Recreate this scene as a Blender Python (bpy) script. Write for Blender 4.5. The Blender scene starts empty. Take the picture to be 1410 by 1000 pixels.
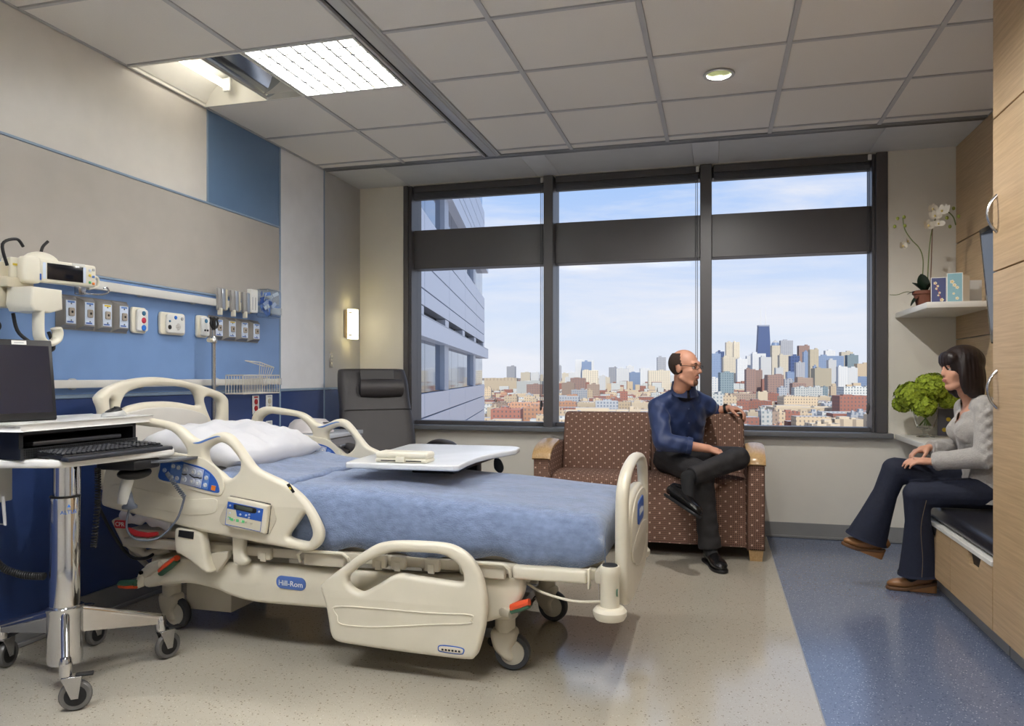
import bpy, bmesh, math, random
from mathutils import Vector, Matrix, Euler
random.seed(7)
scene = bpy.context.scene
COL = scene.collection
# ------------------------------------------------------------------ camera
FPX = 1033.0; EYE = 1.15; YAW = math.atan(281 / 1033.0)
cam_d = bpy.data.cameras.new('camera'); cam = bpy.data.objects.new('camera', cam_d); COL.objects.link(cam)
cam.location = (0, 0, EYE); cam.rotation_euler = (math.pi / 2, 0, YAW)
cam_d.sensor_fit = 'HORIZONTAL'; cam_d.sensor_width = 36; cam_d.lens = 36 * FPX / 1410
cam_d.shift_y = 18 / 1410; cam_d.clip_start = .05; cam_d.clip_end = 20000
scene.camera = cam
# ------------------------------------------------------------------ colour management
vs = scene.view_settings
vs.view_transform = 'Standard'; vs.look = 'None'; vs.gamma = 1; vs.use_curve_mapping = False
vs.exposure = 0.2
scene.cycles.diffuse_bounces = 8
# ------------------------------------------------------------------ helpers: colour
def lin(c):
    return tuple(((v / 255) / 12.92 if v / 255 <= .04045 else ((v / 255 + .055) / 1.055) ** 2.4) for v in c[:3])
# ------------------------------------------------------------------ world: one hazy blue sky with thin cloud
SKY = 0.98
w = bpy.data.worlds.new('sky'); scene.world = w; w.use_nodes = True
nt = w.node_tree; N = nt.nodes; L = nt.links
N.clear()
wo = N.new('ShaderNodeOutputWorld'); bg = N.new('ShaderNodeBackground'); bg.inputs[1].default_value = SKY
tc = N.new('ShaderNodeTexCoord'); sp = N.new('ShaderNodeSeparateXYZ'); L.new(tc.outputs['Generated'], sp.inputs[0])
cr = N.new('ShaderNodeValToRGB')
cr.color_ramp.elements[0].position = 0.0; cr.color_ramp.elements[0].color = (*lin((222, 225, 236)), 1)
cr.color_ramp.elements[1].position = 1.0; cr.color_ramp.elements[1].color = (*lin((88, 138, 214)), 1)
for p_, c_ in ((.06, (216, 224, 240)), (.16, (190, 209, 242)), (.32, (146, 186, 242))):
    e_ = cr.color_ramp.elements.new(p_); e_.color = (*lin(c_), 1)
L.new(sp.outputs['Z'], cr.inputs[0])
mp = N.new('ShaderNodeMapping'); mp.inputs['Scale'].default_value = (1.2, 1.2, 7.0); L.new(tc.outputs['Generated'], mp.inputs[0])
no = N.new('ShaderNodeTexNoise'); no.inputs['Scale'].default_value = 2.6; no.inputs['Detail'].default_value = 9; no.inputs['Roughness'].default_value = .62
no.inputs['Distortion'].default_value = .35
L.new(mp.outputs[0], no.inputs['Vector'])
c2 = N.new('ShaderNodeValToRGB'); c2.color_ramp.elements[0].position = .41; c2.color_ramp.elements[0].color = (0, 0, 0, 1)
c2.color_ramp.elements[1].position = .70; c2.color_ramp.elements[1].color = (.9, .9, .9, 1)
L.new(no.outputs['Fac'], c2.inputs[0])
mx = N.new('ShaderNodeMixRGB'); mx.inputs[2].default_value = (*lin((236, 234, 240)), 1)
L.new(c2.outputs[0], mx.inputs[0]); L.new(cr.outputs[0], mx.inputs[1]); L.new(mx.outputs[0], bg.inputs[0]); L.new(bg.outputs[0], wo.inputs[0])
# ------------------------------------------------------------------ sun on the city, from behind the building
sun_d = bpy.data.lights.new('sun', 'SUN'); sun_d.energy = 3.2; sun_d.angle = .01; sun_d.color = (1, .93, .82)
sun = bpy.data.objects.new('sun', sun_d); COL.objects.link(sun)
sun.rotation_euler = Vector((.2, -.8, .56)).to_track_quat('Z', 'Y').to_euler()
# ------------------------------------------------------------------ helpers: meshes
CT, ST = math.cos(YAW), math.sin(YAW)
def _ray(px, py):
    k = (px - 705) / FPX
    return Vector((-ST + k * CT, CT + k * ST, (518 - py) / FPX))
def WY(px, py, Y):
    r = _ray(px, py); return Vector((0, 0, EYE)) + r * (Y / r.y)
def WX(px, py, X):
    r = _ray(px, py); return Vector((0, 0, EYE)) + r * (X / r.x)
def WZ(px, py, Z):
    r = _ray(px, py); return Vector((0, 0, EYE)) + r * ((Z - EYE) / r.z)

class MB:
    """collects shapes into one mesh"""
    def __init__(s): s.v = []; s.f = []
    def add(s, vs, fs, M=None):
        o = len(s.v)
        s.v += [tuple(M @ Vector(q)) if M is not None else tuple(q) for q in vs]
        s.f += [tuple(i + o for i in f) for f in fs]
        return s
    def bm(s, b, M=None):
        b.verts.ensure_lookup_table(); b.verts.index_update()
        vs = [tuple(v.co) for v in b.verts]; fs = [tuple(v.index for v in f.verts) for f in b.faces]
        b.free(); return s.add(vs, fs, M)
    def box(s, x0, x1, y0, y1, z0, z1, r=0, seg=2, M=None):
        b = bmesh.new(); bmesh.ops.create_cube(b, size=1)
        for v in b.verts:
            v.co = ((x0 + x1) / 2 + v.co.x * (x1 - x0), (y0 + y1) / 2 + v.co.y * (y1 - y0), (z0 + z1) / 2 + v.co.z * (z1 - z0))
        if r: bmesh.ops.bevel(b, geom=b.edges[:], offset=r, segments=seg, profile=.5, affect='EDGES')
        return s.bm(b, M)
    def cbox(s, c, d, r=0, seg=2, M=None):
        return s.box(c[0] - d[0] / 2, c[0] + d[0] / 2, c[1] - d[1] / 2, c[1] + d[1] / 2, c[2] - d[2] / 2, c[2] + d[2] / 2, r, seg, M)
    def cyl(s, p0, p1, r0, r1=None, n=20, cap=True):
        return s.tube([p0, p1], [r0, r0 if r1 is None else r1], n, cap)
    def tube(s, path, r, n=10, cap=True, closed=False, el=None, up=None):
        P = [Vector(p) for p in path]; m = len(P)
        R = list(r) if isinstance(r, (list, tuple)) else [r] * m
        tan = []
        for i in range(m):
            if closed: t = P[(i + 1) % m] - P[i - 1]
            elif i == 0: t = P[1] - P[0]
            elif i == m - 1: t = P[-1] - P[-2]
            else: t = (P[i + 1] - P[i]).normalized() + (P[i] - P[i - 1]).normalized()
            tan.append(t.normalized() if t.length > 1e-9 else Vector((0, 0, 1)))
        u0 = Vector(up) if up is not None else (Vector((0, 0, 1)) if abs(tan[0].z) < .9 else Vector((1, 0, 0)))
        u = (u0 - tan[0] * u0.dot(tan[0])).normalized(); rings = []
        vs = []; fs = []
        for i in range(m):
            if up is not None: u = Vector(up)
            u = u - tan[i] * u.dot(tan[i])
            u = u.normalized() if u.length > 1e-6 else tan[i].orthogonal().normalized()
            b = tan[i].cross(u); e = el[i] if isinstance(el, (list, tuple)) else (el or 1)
            for k in range(n):
                a = 2 * math.pi * k / n
                vs.append(P[i] + u * (math.cos(a) * R[i]) + b * (math.sin(a) * R[i] * e))
        for i in range(m if closed else m - 1):
            j = (i + 1) % m
            for k in range(n):
                l = (k + 1) % n
                fs.append((i * n + k, i * n + l, j * n + l, j * n + k))
        if cap and not closed:
            fs.append(tuple(range(n))[::-1]); fs.append(tuple((m - 1) * n + k for k in range(n)))
        return s.add(vs, fs)
    def lathe(s, prof, o=(0, 0, 0), n=24, axis='Z', cap=True):
        vs = []; fs = []; m = len(prof)
        for (r, h) in prof:
            for k in range(n):
                a = 2 * math.pi * k / n; x, y, z = r * math.cos(a), r * math.sin(a), h
                if axis == 'X': x, y, z = z, x, y
                elif axis == 'Y': x, y, z = y, z, x
                vs.append((o[0] + x, o[1] + y, o[2] + z))
        for i in range(m - 1):
            for k in range(n):
                l = (k + 1) % n; fs.append((i * n + k, i * n + l, (i + 1) * n + l, (i + 1) * n + k))
        if cap:
            fs.append(tuple(range(n))[::-1]); fs.append(tuple((m - 1) * n + k for k in range(n)))
        return s.add(vs, fs)
    def ell(s, c, r, n=16, m=10, M=None):
        vs = []; fs = []
        for i in range(m + 1):
            t = math.pi * i / m
            for k in range(n):
                a = 2 * math.pi * k / n
                q = Vector((r[0] * math.sin(t) * math.cos(a), r[1] * math.sin(t) * math.sin(a), r[2] * math.cos(t)))
                if M is not None: q = M.to_3x3() @ q
                vs.append(Vector(c) + q)
        for i in range(m):
            for k in range(n):
                l = (k + 1) % n; fs.append((i * n + k, (i + 1) * n + k, (i + 1) * n + l, i * n + l))
        b = bmesh.new()
        bv = [b.verts.new(q) for q in vs]
        for f in fs:
            try: b.faces.new([bv[i] for i in f])
            except ValueError: pass
        bmesh.ops.remove_doubles(b, verts=b.verts[:], dist=1e-6)
        return s.bm(b)
    def cap(s, p0, p1, r0, r1, n=14):
        """tapered capsule"""
        p0 = Vector(p0); p1 = Vector(p1); t = (p1 - p0)
        if t.length < 1e-6: return s.ell(p0, (r0,) * 3)
        t.normalize(); path = []; rr = []
        for i in range(1, 6):
            a = math.pi / 2 * (1 - i / 5); path.append(p0 - t * (r0 * math.sin(a))); rr.append(max(1e-4, r0 * math.cos(a)))
        for i in range(0, 5):
            a = math.pi / 2 * i / 5; path.append(p1 + t * (r1 * math.sin(a))); rr.append(max(1e-4, r1 * math.cos(a)))
        return s.tube(path, rr, n)
    def prism(s, poly, h0, h1, f=None):
        """extrude a polygon given in (u, v) from h0 to h1; f maps (u, v, h) to a point"""
        n = len(poly); f = f or (lambda u, v, h: (u, v, h))
        vs = [f(u, v, h0) for u, v in poly] + [f(u, v, h1) for u, v in poly]
        return s.add(vs, [tuple(range(n))[::-1], tuple(range(n, 2 * n))] + [(i, (i + 1) % n, (i + 1) % n + n, i + n) for i in range(n)])
    def plate(s, outer, holes=(), th=.03, bev=.008, f=None, res=3):
        """rounded plate with holes: outlines in (u, v), thickness along h centred on 0"""
        cu = bpy.data.curves.new('tmp', 'CURVE'); cu.dimensions = '2D'; cu.fill_mode = 'BOTH'
        for pts in [outer] + list(holes):
            spl = cu.splines.new('POLY'); spl.points.add(len(pts) - 1)
            for i, q in enumerate(pts): spl.points[i].co = (q[0], q[1], 0, 1)
            spl.use_cyclic_u = True
        cu.extrude = max(0, th / 2 - bev); cu.bevel_depth = bev; cu.bevel_resolution = res; cu.offset = -bev
        o = bpy.data.objects.new('tmp', cu); COL.objects.link(o)
        dg = bpy.context.evaluated_depsgraph_get(); dg.update()
        me = bpy.data.meshes.new_from_object(o.evaluated_get(dg))
        b = bmesh.new(); b.from_mesh(me); bmesh.ops.remove_doubles(b, verts=b.verts[:], dist=1e-5)
        bmesh.ops.recalc_face_normals(b, faces=b.faces[:])
        bpy.data.objects.remove(o); bpy.data.curves.remove(cu); bpy.data.meshes.remove(me)
        if f:
            for v in b.verts: v.co = f(*v.co)
        return s.bm(b)
    def text(s, body, size, th=.001, f=None, align='CENTER'):
        cu = bpy.data.curves.new('tmp', 'FONT'); cu.body = body; cu.size = size; cu.extrude = th; cu.align_x = align; cu.align_y = 'CENTER'
        cu.resolution_u = 3
        o = bpy.data.objects.new('tmp', cu); COL.objects.link(o)
        dg = bpy.context.evaluated_depsgraph_get(); dg.update()
        me = bpy.data.meshes.new_from_object(o.evaluated_get(dg)); b = bmesh.new(); b.from_mesh(me)
        bpy.data.objects.remove(o); bpy.data.curves.remove(cu); bpy.data.meshes.remove(me)
        if f:
            for v in b.verts: v.co = f(*v.co)
        return s.bm(b)
    def grid(s, nu, nv, f, wrap=False):
        o = [f(i / (nu - 1), j / (nv - 1)) for j in range(nv) for i in range(nu)]
        return s.add(o, [(j * nu + i, j * nu + i + 1, (j + 1) * nu + i + 1, (j + 1) * nu + i) for j in range(nv - 1) for i in range(nu - 1)])

def spline(pts, n=6, closed=True):
    """Catmull-Rom through the points"""
    P = [Vector(p) for p in pts]; m = len(P); out = []
    for i in range(m if closed else m - 1):
        if closed: a, b, c, d = P[i - 1], P[i], P[(i + 1) % m], P[(i + 2) % m]
        else: a, b, c, d = P[max(0, i - 1)], P[i], P[i + 1], P[min(m - 1, i + 2)]
        for k in range(n):
            t = k / n
            out.append(.5 * ((2 * b) + (c - a) * t + (2 * a - 5 * b + 4 * c - d) * t * t + (3 * b - a - 3 * c + d) * t ** 3))
    if not closed: out.append(P[-1])
    return out
def rrect(w, h, r, n=4, cx=0, cy=0):
    o = []
    for sx, sy, a0 in ((1, 1, 0), (-1, 1, 90), (-1, -1, 180), (1, -1, 270)):
        for k in range(n + 1):
            a = math.radians(a0 + 90 * k / n); o.append((cx + sx * (w / 2 - r) + r * math.cos(a), cy + sy * (h / 2 - r) + r * math.sin(a)))
    return o
MW = {}
def root(name, loc, rz=0, label=None, cat=None, group=None, kind=None):
    o = bpy.data.objects.new(name, None); COL.objects.link(o); o.location = loc; o.rotation_euler = (0, 0, rz); o.empty_display_size = .05
    MW[o] = Matrix.Translation(Vector(loc)) @ Matrix.Rotation(rz, 4, 'Z')
    return tag(o, label, cat, group, kind)
def tag(o, label=None, cat=None, group=None, kind=None):
    if label: o['label'] = label
    if cat: o['category'] = cat
    if group: o['group'] = group
    if kind: o['kind'] = kind
    return o
def mesh(mb, m, sharp=38, fix=True):
    me = bpy.data.meshes.new('m'); me.from_pydata([tuple(q) for q in mb.v], [], mb.f)
    if fix:
        b = bmesh.new(); b.from_mesh(me); bmesh.ops.recalc_face_normals(b, faces=b.faces[:]); b.to_mesh(me); b.free()
    me.shade_smooth(); me.set_sharp_from_angle(angle=math.radians(sharp))
    if m: me.materials.append(m)
    return me
def part(name, mb, m, parent=None, local=False, sharp=38, label=None, fix=True, base=None):
    """link a mesh; vertices are world coordinates unless local"""
    if parent is None and base is None and not local and mb.v:
        xs = [q[0] for q in mb.v]; ys = [q[1] for q in mb.v]; zs = [q[2] for q in mb.v]
        base = ((min(xs) + max(xs)) / 2, (min(ys) + max(ys)) / 2, min(zs))
    M = MW[parent] if parent is not None else (Matrix.Translation(Vector(base)) if base is not None else Matrix())
    if not local:
        I = M.inverted(); mb.v = [tuple(I @ Vector(q)) for q in mb.v]
    me = mesh(mb, m, sharp, fix); me.name = name
    o = bpy.data.objects.new(name, me); COL.objects.link(o)
    if parent is not None: o.parent = parent
    else: o.matrix_world = M
    MW[o] = M
    if label: o['label'] = label
    return o
def piece(name, me, loc, parent, rot=(0, 0, 0), scale=(1, 1, 1), world=True):
    """a cheap copy that shares mesh data"""
    o = bpy.data.objects.new(name, me); COL.objects.link(o)
    p = Vector(loc)
    if world and parent is not None: p = MW[parent].inverted() @ p
    o.location = p; o.rotation_euler = rot; o.scale = scale
    if parent is not None: o.parent = parent
    MW[o] = MW.get(parent, Matrix()) @ Matrix.LocRotScale(p, Euler(rot), Vector(scale))
    return o
def copy_tree(o, parent=None, loc=None, rz=None, **kw):
    c = o.copy(); COL.objects.link(c)
    if parent is not None: c.parent = parent
    if loc is not None: c.location = loc
    if rz is not None: c.rotation_euler = (0, 0, rz)
    for ch in list(o.children): copy_tree(ch, c)
    for k, v in kw.items(): c[k] = v
    return c
def evaluated(mb, mods):
    me = bpy.data.meshes.new('tmp'); me.from_pydata([tuple(q) for q in mb.v], [], mb.f)
    b = bmesh.new(); b.from_mesh(me); bmesh.ops.recalc_face_normals(b, faces=b.faces[:]); b.to_mesh(me); b.free()
    o = bpy.data.objects.new('tmp', me); COL.objects.link(o)
    for t, kw in mods:
        md = o.modifiers.new(t, t)
        for k, v in kw.items(): setattr(md, k, v)
    dg = bpy.context.evaluated_depsgraph_get(); dg.update()
    e = bpy.data.meshes.new_from_object(o.evaluated_get(dg))
    out = MB(); out.v = [tuple(v.co) for v in e.vertices]; out.f = [tuple(p.vertices) for p in e.polygons]
    bpy.data.objects.remove(o); bpy.data.meshes.remove(me); bpy.data.meshes.remove(e)
    return out
def blob(mb, voxel=.008, it=4, fac=.5):
    """fuse overlapping closed shapes into one continuous skin"""
    return evaluated(mb, [('REMESH', dict(mode='VOXEL', voxel_size=voxel)), ('SMOOTH', dict(factor=fac, iterations=it))])

# ------------------------------------------------------------------ helpers: materials
MATS = {}
def mat(name, col, rough=.5, metal=0, spec=.5, var=0, vscale=8, bump=0, bscale=60, coat=0, sheen=0, emit=None, estr=0, stretch=None, trans=0, alpha=1, sss=0):
    if name in MATS: return MATS[name]
    m = bpy.data.materials.new(name); m.use_nodes = True; t = m.node_tree; b = t.nodes['Principled BSDF']
    c = lin(col); b.inputs['Base Color'].default_value = (*c, 1); b.inputs['Roughness'].default_value = rough; b.inputs['Metallic'].default_value = metal
    b.inputs['Specular IOR Level'].default_value = spec; b.inputs['Coat Weight'].default_value = coat; b.inputs['Coat Roughness'].default_value = .15
    b.inputs['Sheen Weight'].default_value = sheen; b.inputs['Sheen Roughness'].default_value = .4
    b.inputs['Transmission Weight'].default_value = trans; b.inputs['Alpha'].default_value = alpha
    if sss: b.inputs['Subsurface Weight'].default_value = sss; b.inputs['Subsurface Radius'].default_value = (.01, .004, .002); b.inputs['Subsurface Scale'].default_value = 1
    if emit: b.inputs['Emission Color'].default_value = (*lin(emit), 1); b.inputs['Emission Strength'].default_value = estr
    co = t.nodes.new('ShaderNodeTexCoord'); mpn = t.nodes.new('ShaderNodeMapping'); t.links.new(co.outputs['Object'], mpn.inputs[0])
    if stretch: mpn.inputs['Scale'].default_value = stretch
    if var or not bump:
        n = t.nodes.new('ShaderNodeTexNoise'); n.inputs['Scale'].default_value = vscale; n.inputs['Detail'].default_value = 5; t.links.new(mpn.outputs[0], n.inputs['Vector'])
        r = t.nodes.new('ShaderNodeMapRange'); v_ = var or .03
        r.inputs[1].default_value = .3; r.inputs[2].default_value = .7; r.inputs[3].default_value = 1 - v_; r.inputs[4].default_value = 1 + v_; t.links.new(n.outputs['Fac'], r.inputs[0])
        x = t.nodes.new('ShaderNodeMixRGB'); x.blend_type = 'MULTIPLY'; x.inputs[0].default_value = 1; x.inputs[1].default_value = (*c, 1)
        t.links.new(r.outputs[0], x.inputs[2]); t.links.new(x.outputs[0], b.inputs['Base Color'])
    if bump:
        n2 = t.nodes.new('ShaderNodeTexNoise'); n2.inputs['Scale'].default_value = bscale; n2.inputs['Detail'].default_value = 4; t.links.new(mpn.outputs[0], n2.inputs['Vector'])
        bp = t.nodes.new('ShaderNodeBump'); bp.inputs['Strength'].default_value = bump; bp.inputs['Distance'].default_value = .004
        t.links.new(n2.outputs['Fac'], bp.inputs['Height']); t.links.new(bp.outputs[0], b.inputs['Normal'])
    MATS[name] = m; return m
def nodes(m):
    t = m.node_tree; return t, t.nodes['Principled BSDF'], t.nodes, t.links
def mathn(t, op, a, b=None, c=None):
    n = t.nodes.new('ShaderNodeMath'); n.operation = op
    for i, v in enumerate((a, b, c)):
        if v is None: continue
        if isinstance(v, (int, float)): n.inputs[i].default_value = v
        else: t.links.new(v, n.inputs[i])
    return n.outputs[0]
def mixc(t, fac, a, b):
    n = t.nodes.new('ShaderNodeMixRGB')
    for i, v in enumerate((fac, a, b)):
        if isinstance(v, (int, float)): n.inputs[i].default_value = v
        elif isinstance(v, tuple): n.inputs[i].default_value = (*v, 1) if len(v) == 3 else v
        else: t.links.new(v, n.inputs[i])
    return n.outputs[0]
def glassy(name, tint=(1, 1, 1), refl=1.0, rough=0.0):
    """thin architectural pane: clear with a Fresnel reflection"""
    m = bpy.data.materials.new(name); m.use_nodes = True; t = m.node_tree; t.nodes.clear()
    o = t.nodes.new('ShaderNodeOutputMaterial'); mx_ = t.nodes.new('ShaderNodeMixShader'); tr = t.nodes.new('ShaderNodeBsdfTransparent'); gl = t.nodes.new('ShaderNodeBsdfGlossy')
    tr.inputs[0].default_value = (*tint, 1); gl.inputs['Roughness'].default_value = rough
    fr = t.nodes.new('ShaderNodeLayerWeight'); fr.inputs[0].default_value = .5
    sch = mathn(t, 'MULTIPLY_ADD', mathn(t, 'POWER', fr.outputs['Facing'], 5), .95, .05)   # Schlick, the same from both sides
    t.links.new(mathn(t, 'MULTIPLY', sch, refl), mx_.inputs[0]); t.links.new(tr.outputs[0], mx_.inputs[1]); t.links.new(gl.outputs[0], mx_.inputs[2]); t.links.new(mx_.outputs[0], o.inputs[0])
    MATS[name] = m; return m
def speckle(name, base, darks, lights, rough, scale, spec=.5, big=1.0):
    m = mat(name, base, rough, spec=spec); t, b, n, l = nodes(m)
    co = n.new('ShaderNodeTexCoord')
    col = lin(base); cur = None
    nz = n.new('ShaderNodeTexNoise'); nz.inputs['Scale'].default_value = 1.3; nz.inputs['Detail'].default_value = 6; l.new(co.outputs['Object'], nz.inputs['Vector'])
    r = n.new('ShaderNodeMapRange'); r.inputs[1].default_value = .3; r.inputs[2].default_value = .7; r.inputs[3].default_value = .95; r.inputs[4].default_value = 1.05; l.new(nz.outputs['Fac'], r.inputs[0])
    x = n.new('ShaderNodeMixRGB'); x.blend_type = 'MULTIPLY'; x.inputs[0].default_value = 1; x.inputs[1].default_value = (*col, 1); l.new(r.outputs[0], x.inputs[2]); cur = x.outputs[0]
    for c, sc, th in ((darks, scale, .22), (lights, scale * 1.3, .17), (darks, scale * 2.3, .2)):
        v = n.new('ShaderNodeTexVoronoi'); v.inputs['Scale'].default_value = sc; v.inputs['Randomness'].default_value = 1
        mpn = n.new('ShaderNodeMapping'); mpn.inputs['Location'].default_value = (sc, sc * .37, 0); mpn.inputs['Rotation'].default_value = (0, 0, sc); l.new(co.outputs['Object'], mpn.inputs[0]); l.new(mpn.outputs[0], v.inputs['Vector'])
        sr = n.new('ShaderNodeSeparateColor'); l.new(v.outputs['Color'], sr.inputs[0])
        thr = mathn(t, 'MULTIPLY', sr.outputs[0], th * big)
        k = mathn(t, 'LESS_THAN', v.outputs['Distance'], thr)
        cur = mixc(t, mathn(t, 'MULTIPLY', k, .75), cur, lin(c))
    l.new(cur, b.inputs['Base Color']); return m
def wood(name, c0, c1, axis=1, rough=.42):
    """long fine grain running along one axis (0 x, 1 y, 2 z)"""
    m = mat(name, c0, rough); t, b, n, l = nodes(m)
    co = n.new('ShaderNodeTexCoord'); mpn = n.new('ShaderNodeMapping'); s_ = [90, 90, 90]; s_[axis] = 3; mpn.inputs['Scale'].default_value = s_; l.new(co.outputs['Object'], mpn.inputs[0])
    nz = n.new('ShaderNodeTexNoise'); nz.inputs['Scale'].default_value = 1; nz.inputs['Detail'].default_value = 6; nz.inputs['Roughness'].default_value = .65; l.new(mpn.outputs[0], nz.inputs['Vector'])
    r = n.new('ShaderNodeMapRange'); r.inputs[1].default_value = .3; r.inputs[2].default_value = .68; l.new(nz.outputs['Fac'], r.inputs[0])
    l.new(mixc(t, r.outputs[0], lin(c0), lin(c1)), b.inputs['Base Color']); return m
# ------------------------------------------------------------------ palette
LWX, RWX, FWY, BWY, CZ = -2.86, 1.583, 5.68, -1.6, 2.70
cream = mat('cream_wall_paint', (222, 218, 208), .6, var=.015)
rib_m = mat('linear_grille_white', (204, 206, 208), .4)
tile_m = mat('mineral_ceiling_tile', (226, 222, 216), .9, var=.02, vscale=160, bump=.25, bscale=420)
bar_m = mat('grey_ceiling_grid', (182, 182, 184), .45)
alu = mat('brushed_aluminium', (176, 180, 186), .32, metal=.85)
trim_m = mat('pale_blue_trim', (140, 160, 182), .35)
dark_gap = mat('black_gap', (18, 18, 20), .7)
base_m = mat('grey_vinyl_cove_base', (134, 134, 134), .5)
frame_m = mat('dark_bronze_window_frame', (82, 80, 82), .38, spec=.6)
P_WHITE = mat('panel_warm_white', (214, 209, 202), .38)
P_TAUPE = mat('panel_taupe', (178, 172, 164), .36)
P_SQ = mat('panel_slate_blue', (98, 126, 160), .34)
P_LIGHT = mat('panel_sky_blue', (118, 150, 198), .34)
P_DARK = mat('panel_royal_blue', (44, 64, 114), .36)
P_PALE = mat('panel_pale_grey', (230, 231, 234), .38)
P_GREY = mat('panel_mid_grey', (180, 179, 178), .38)
P_LOW = mat('panel_dusk_blue', (70, 92, 138), .38)
floor_m = speckle('beige_speckled_vinyl', (174, 167, 153), (112, 98, 82), (204, 196, 182), .13, 70, .7, 1.25)
blue_floor = speckle('blue_speckled_vinyl', (102, 112, 136), (70, 80, 104), (184, 190, 204), .17, 80, .6, 1.7)
oak = wood('pale_oak_veneer', (196, 168, 130), (170, 142, 106), 1)
white_lam = mat('white_laminate', (224, 222, 216), .3)
black_pl = mat('black_plastic', (20, 20, 23), .4)
steel = mat('stainless_steel', (188, 188, 190), .25, metal=1)
chrome = mat('polished_chrome', (214, 214, 216), .08, metal=1)
white_pl = mat('white_plastic', (226, 226, 222), .35)
bedp = mat('cream_bed_plastic', (216, 209, 190), .34)
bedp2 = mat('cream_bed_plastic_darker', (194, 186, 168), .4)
glass_m = glassy('window_glass', (.97, .985, .99), .16)

def structure(o): o['kind'] = 'structure'; return o
# ------------------------------------------------------------------ floors
structure(part('floor', MB().box(LWX - .2, .345, BWY - .2, FWY + .2, -.1, 0), floor_m))
f2 = part('floor_aisle', MB().box(.35, RWX + .2, BWY - .2, FWY + .2, -.1, 0), blue_floor); structure(f2)
structure(part('trim_1', MB().box(.3451, .3499, BWY, FWY, -.05, .0008), mat('floor_weld_seam', (150, 150, 152), .4)))
# ------------------------------------------------------------------ walls
wl = structure(part('wall_left', MB().box(LWX - .25, LWX, BWY - .2, FWY + .3, -.1, 3.1), cream))
def wall_panel(y0, y1, z0, z1, m): part('wall_panel', MB().box(LWX + .0005, LWX + .008, y0, y1, z0, z1, .0015, 1), m, wl)
wall_panel(BWY, 3.735, 2.163, 2.699, P_WHITE); wall_panel(3.747, 4.485, 2.163, 2.699, P_SQ)
wall_panel(BWY, 4.485, 1.632, 2.150, P_TAUPE); wall_panel(BWY, 4.485, 1.064, 1.62, P_LIGHT); wall_panel(BWY, 4.485, .122, 1.046, P_DARK)
wall_panel(4.499, 5.08, 1.064, 2.699, P_PALE); wall_panel(4.499, 5.08, .122, 1.046, P_DARK)
wall_panel(5.092, 5.679, 1.064, 2.699, P_GREY); wall_panel(5.092, 5.679, .122, 1.046, P_LOW)
def strip(y0, y1, z0, z1): part('trim_strip', MB().box(LWX + .0005, LWX + .013, y0, y1, z0, z1, .002, 1), trim_m, wl)
strip(BWY, 4.485, 2.1505, 2.1625); strip(3.7355, 3.7465, 2.163, 2.699); strip(4.4855, 4.4985, .122, 2.699); strip(5.0805, 5.0915, .122, 2.699)
strip(BWY, 4.485, 1.0465, 1.0635); strip(4.499, 5.08, 1.0465, 1.0635); strip(5.092, 5.679, 1.0465, 1.0635); strip(BWY, 4.485, 1.6205, 1.6315)
bl = MB().box(LWX + .0005, LWX + .01, BWY, FWY, .004, .12, .002, 1).box(LWX + .0005, LWX + .022, BWY, FWY, .001, .02, .003, 1)
structure(part('baseboard_left', bl, base_m))
wf = MB(); WT = FWY + .34
wf.box(LWX - .25, -2.462, FWY, WT, -.1, 3.1).box(1.144, RWX + .25, FWY, WT, -.1, 3.1).box(-2.462, 1.144, FWY, WT, -.1, .718).box(-2.462, 1.144, FWY, WT, 2.702, 3.1)
structure(part('wall_far', wf, cream))
structure(part('baseboard_far', MB().box(LWX + .023, 1.58, FWY - .01, FWY - .0005, .004, .108, .002, 1).box(LWX + .023, 1.58, FWY - .022, FWY - .0005, .001, .018, .003, 1), base_m))
wr = structure(part('wall_right', MB().box(RWX, RWX + .25, BWY - .2, FWY, -.1, 3.1), cream))
structure(part('wall_back', MB().box(LWX - .2, RWX + .2, BWY - .25, BWY, -.1, 3.1), cream))
# oak wall panels above the bench
for y0, y1, z0, z1 in ((3.5, 5.675, 2.045, 2.699), (3.5, 5.675, 1.40, 2.038), (3.5, 5.675, .46, 1.393)):
    part('oak_panel', MB().box(RWX - .02, RWX - .0005, y0, y1, z0, z1, .0015, 1), oak, wr)
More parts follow.
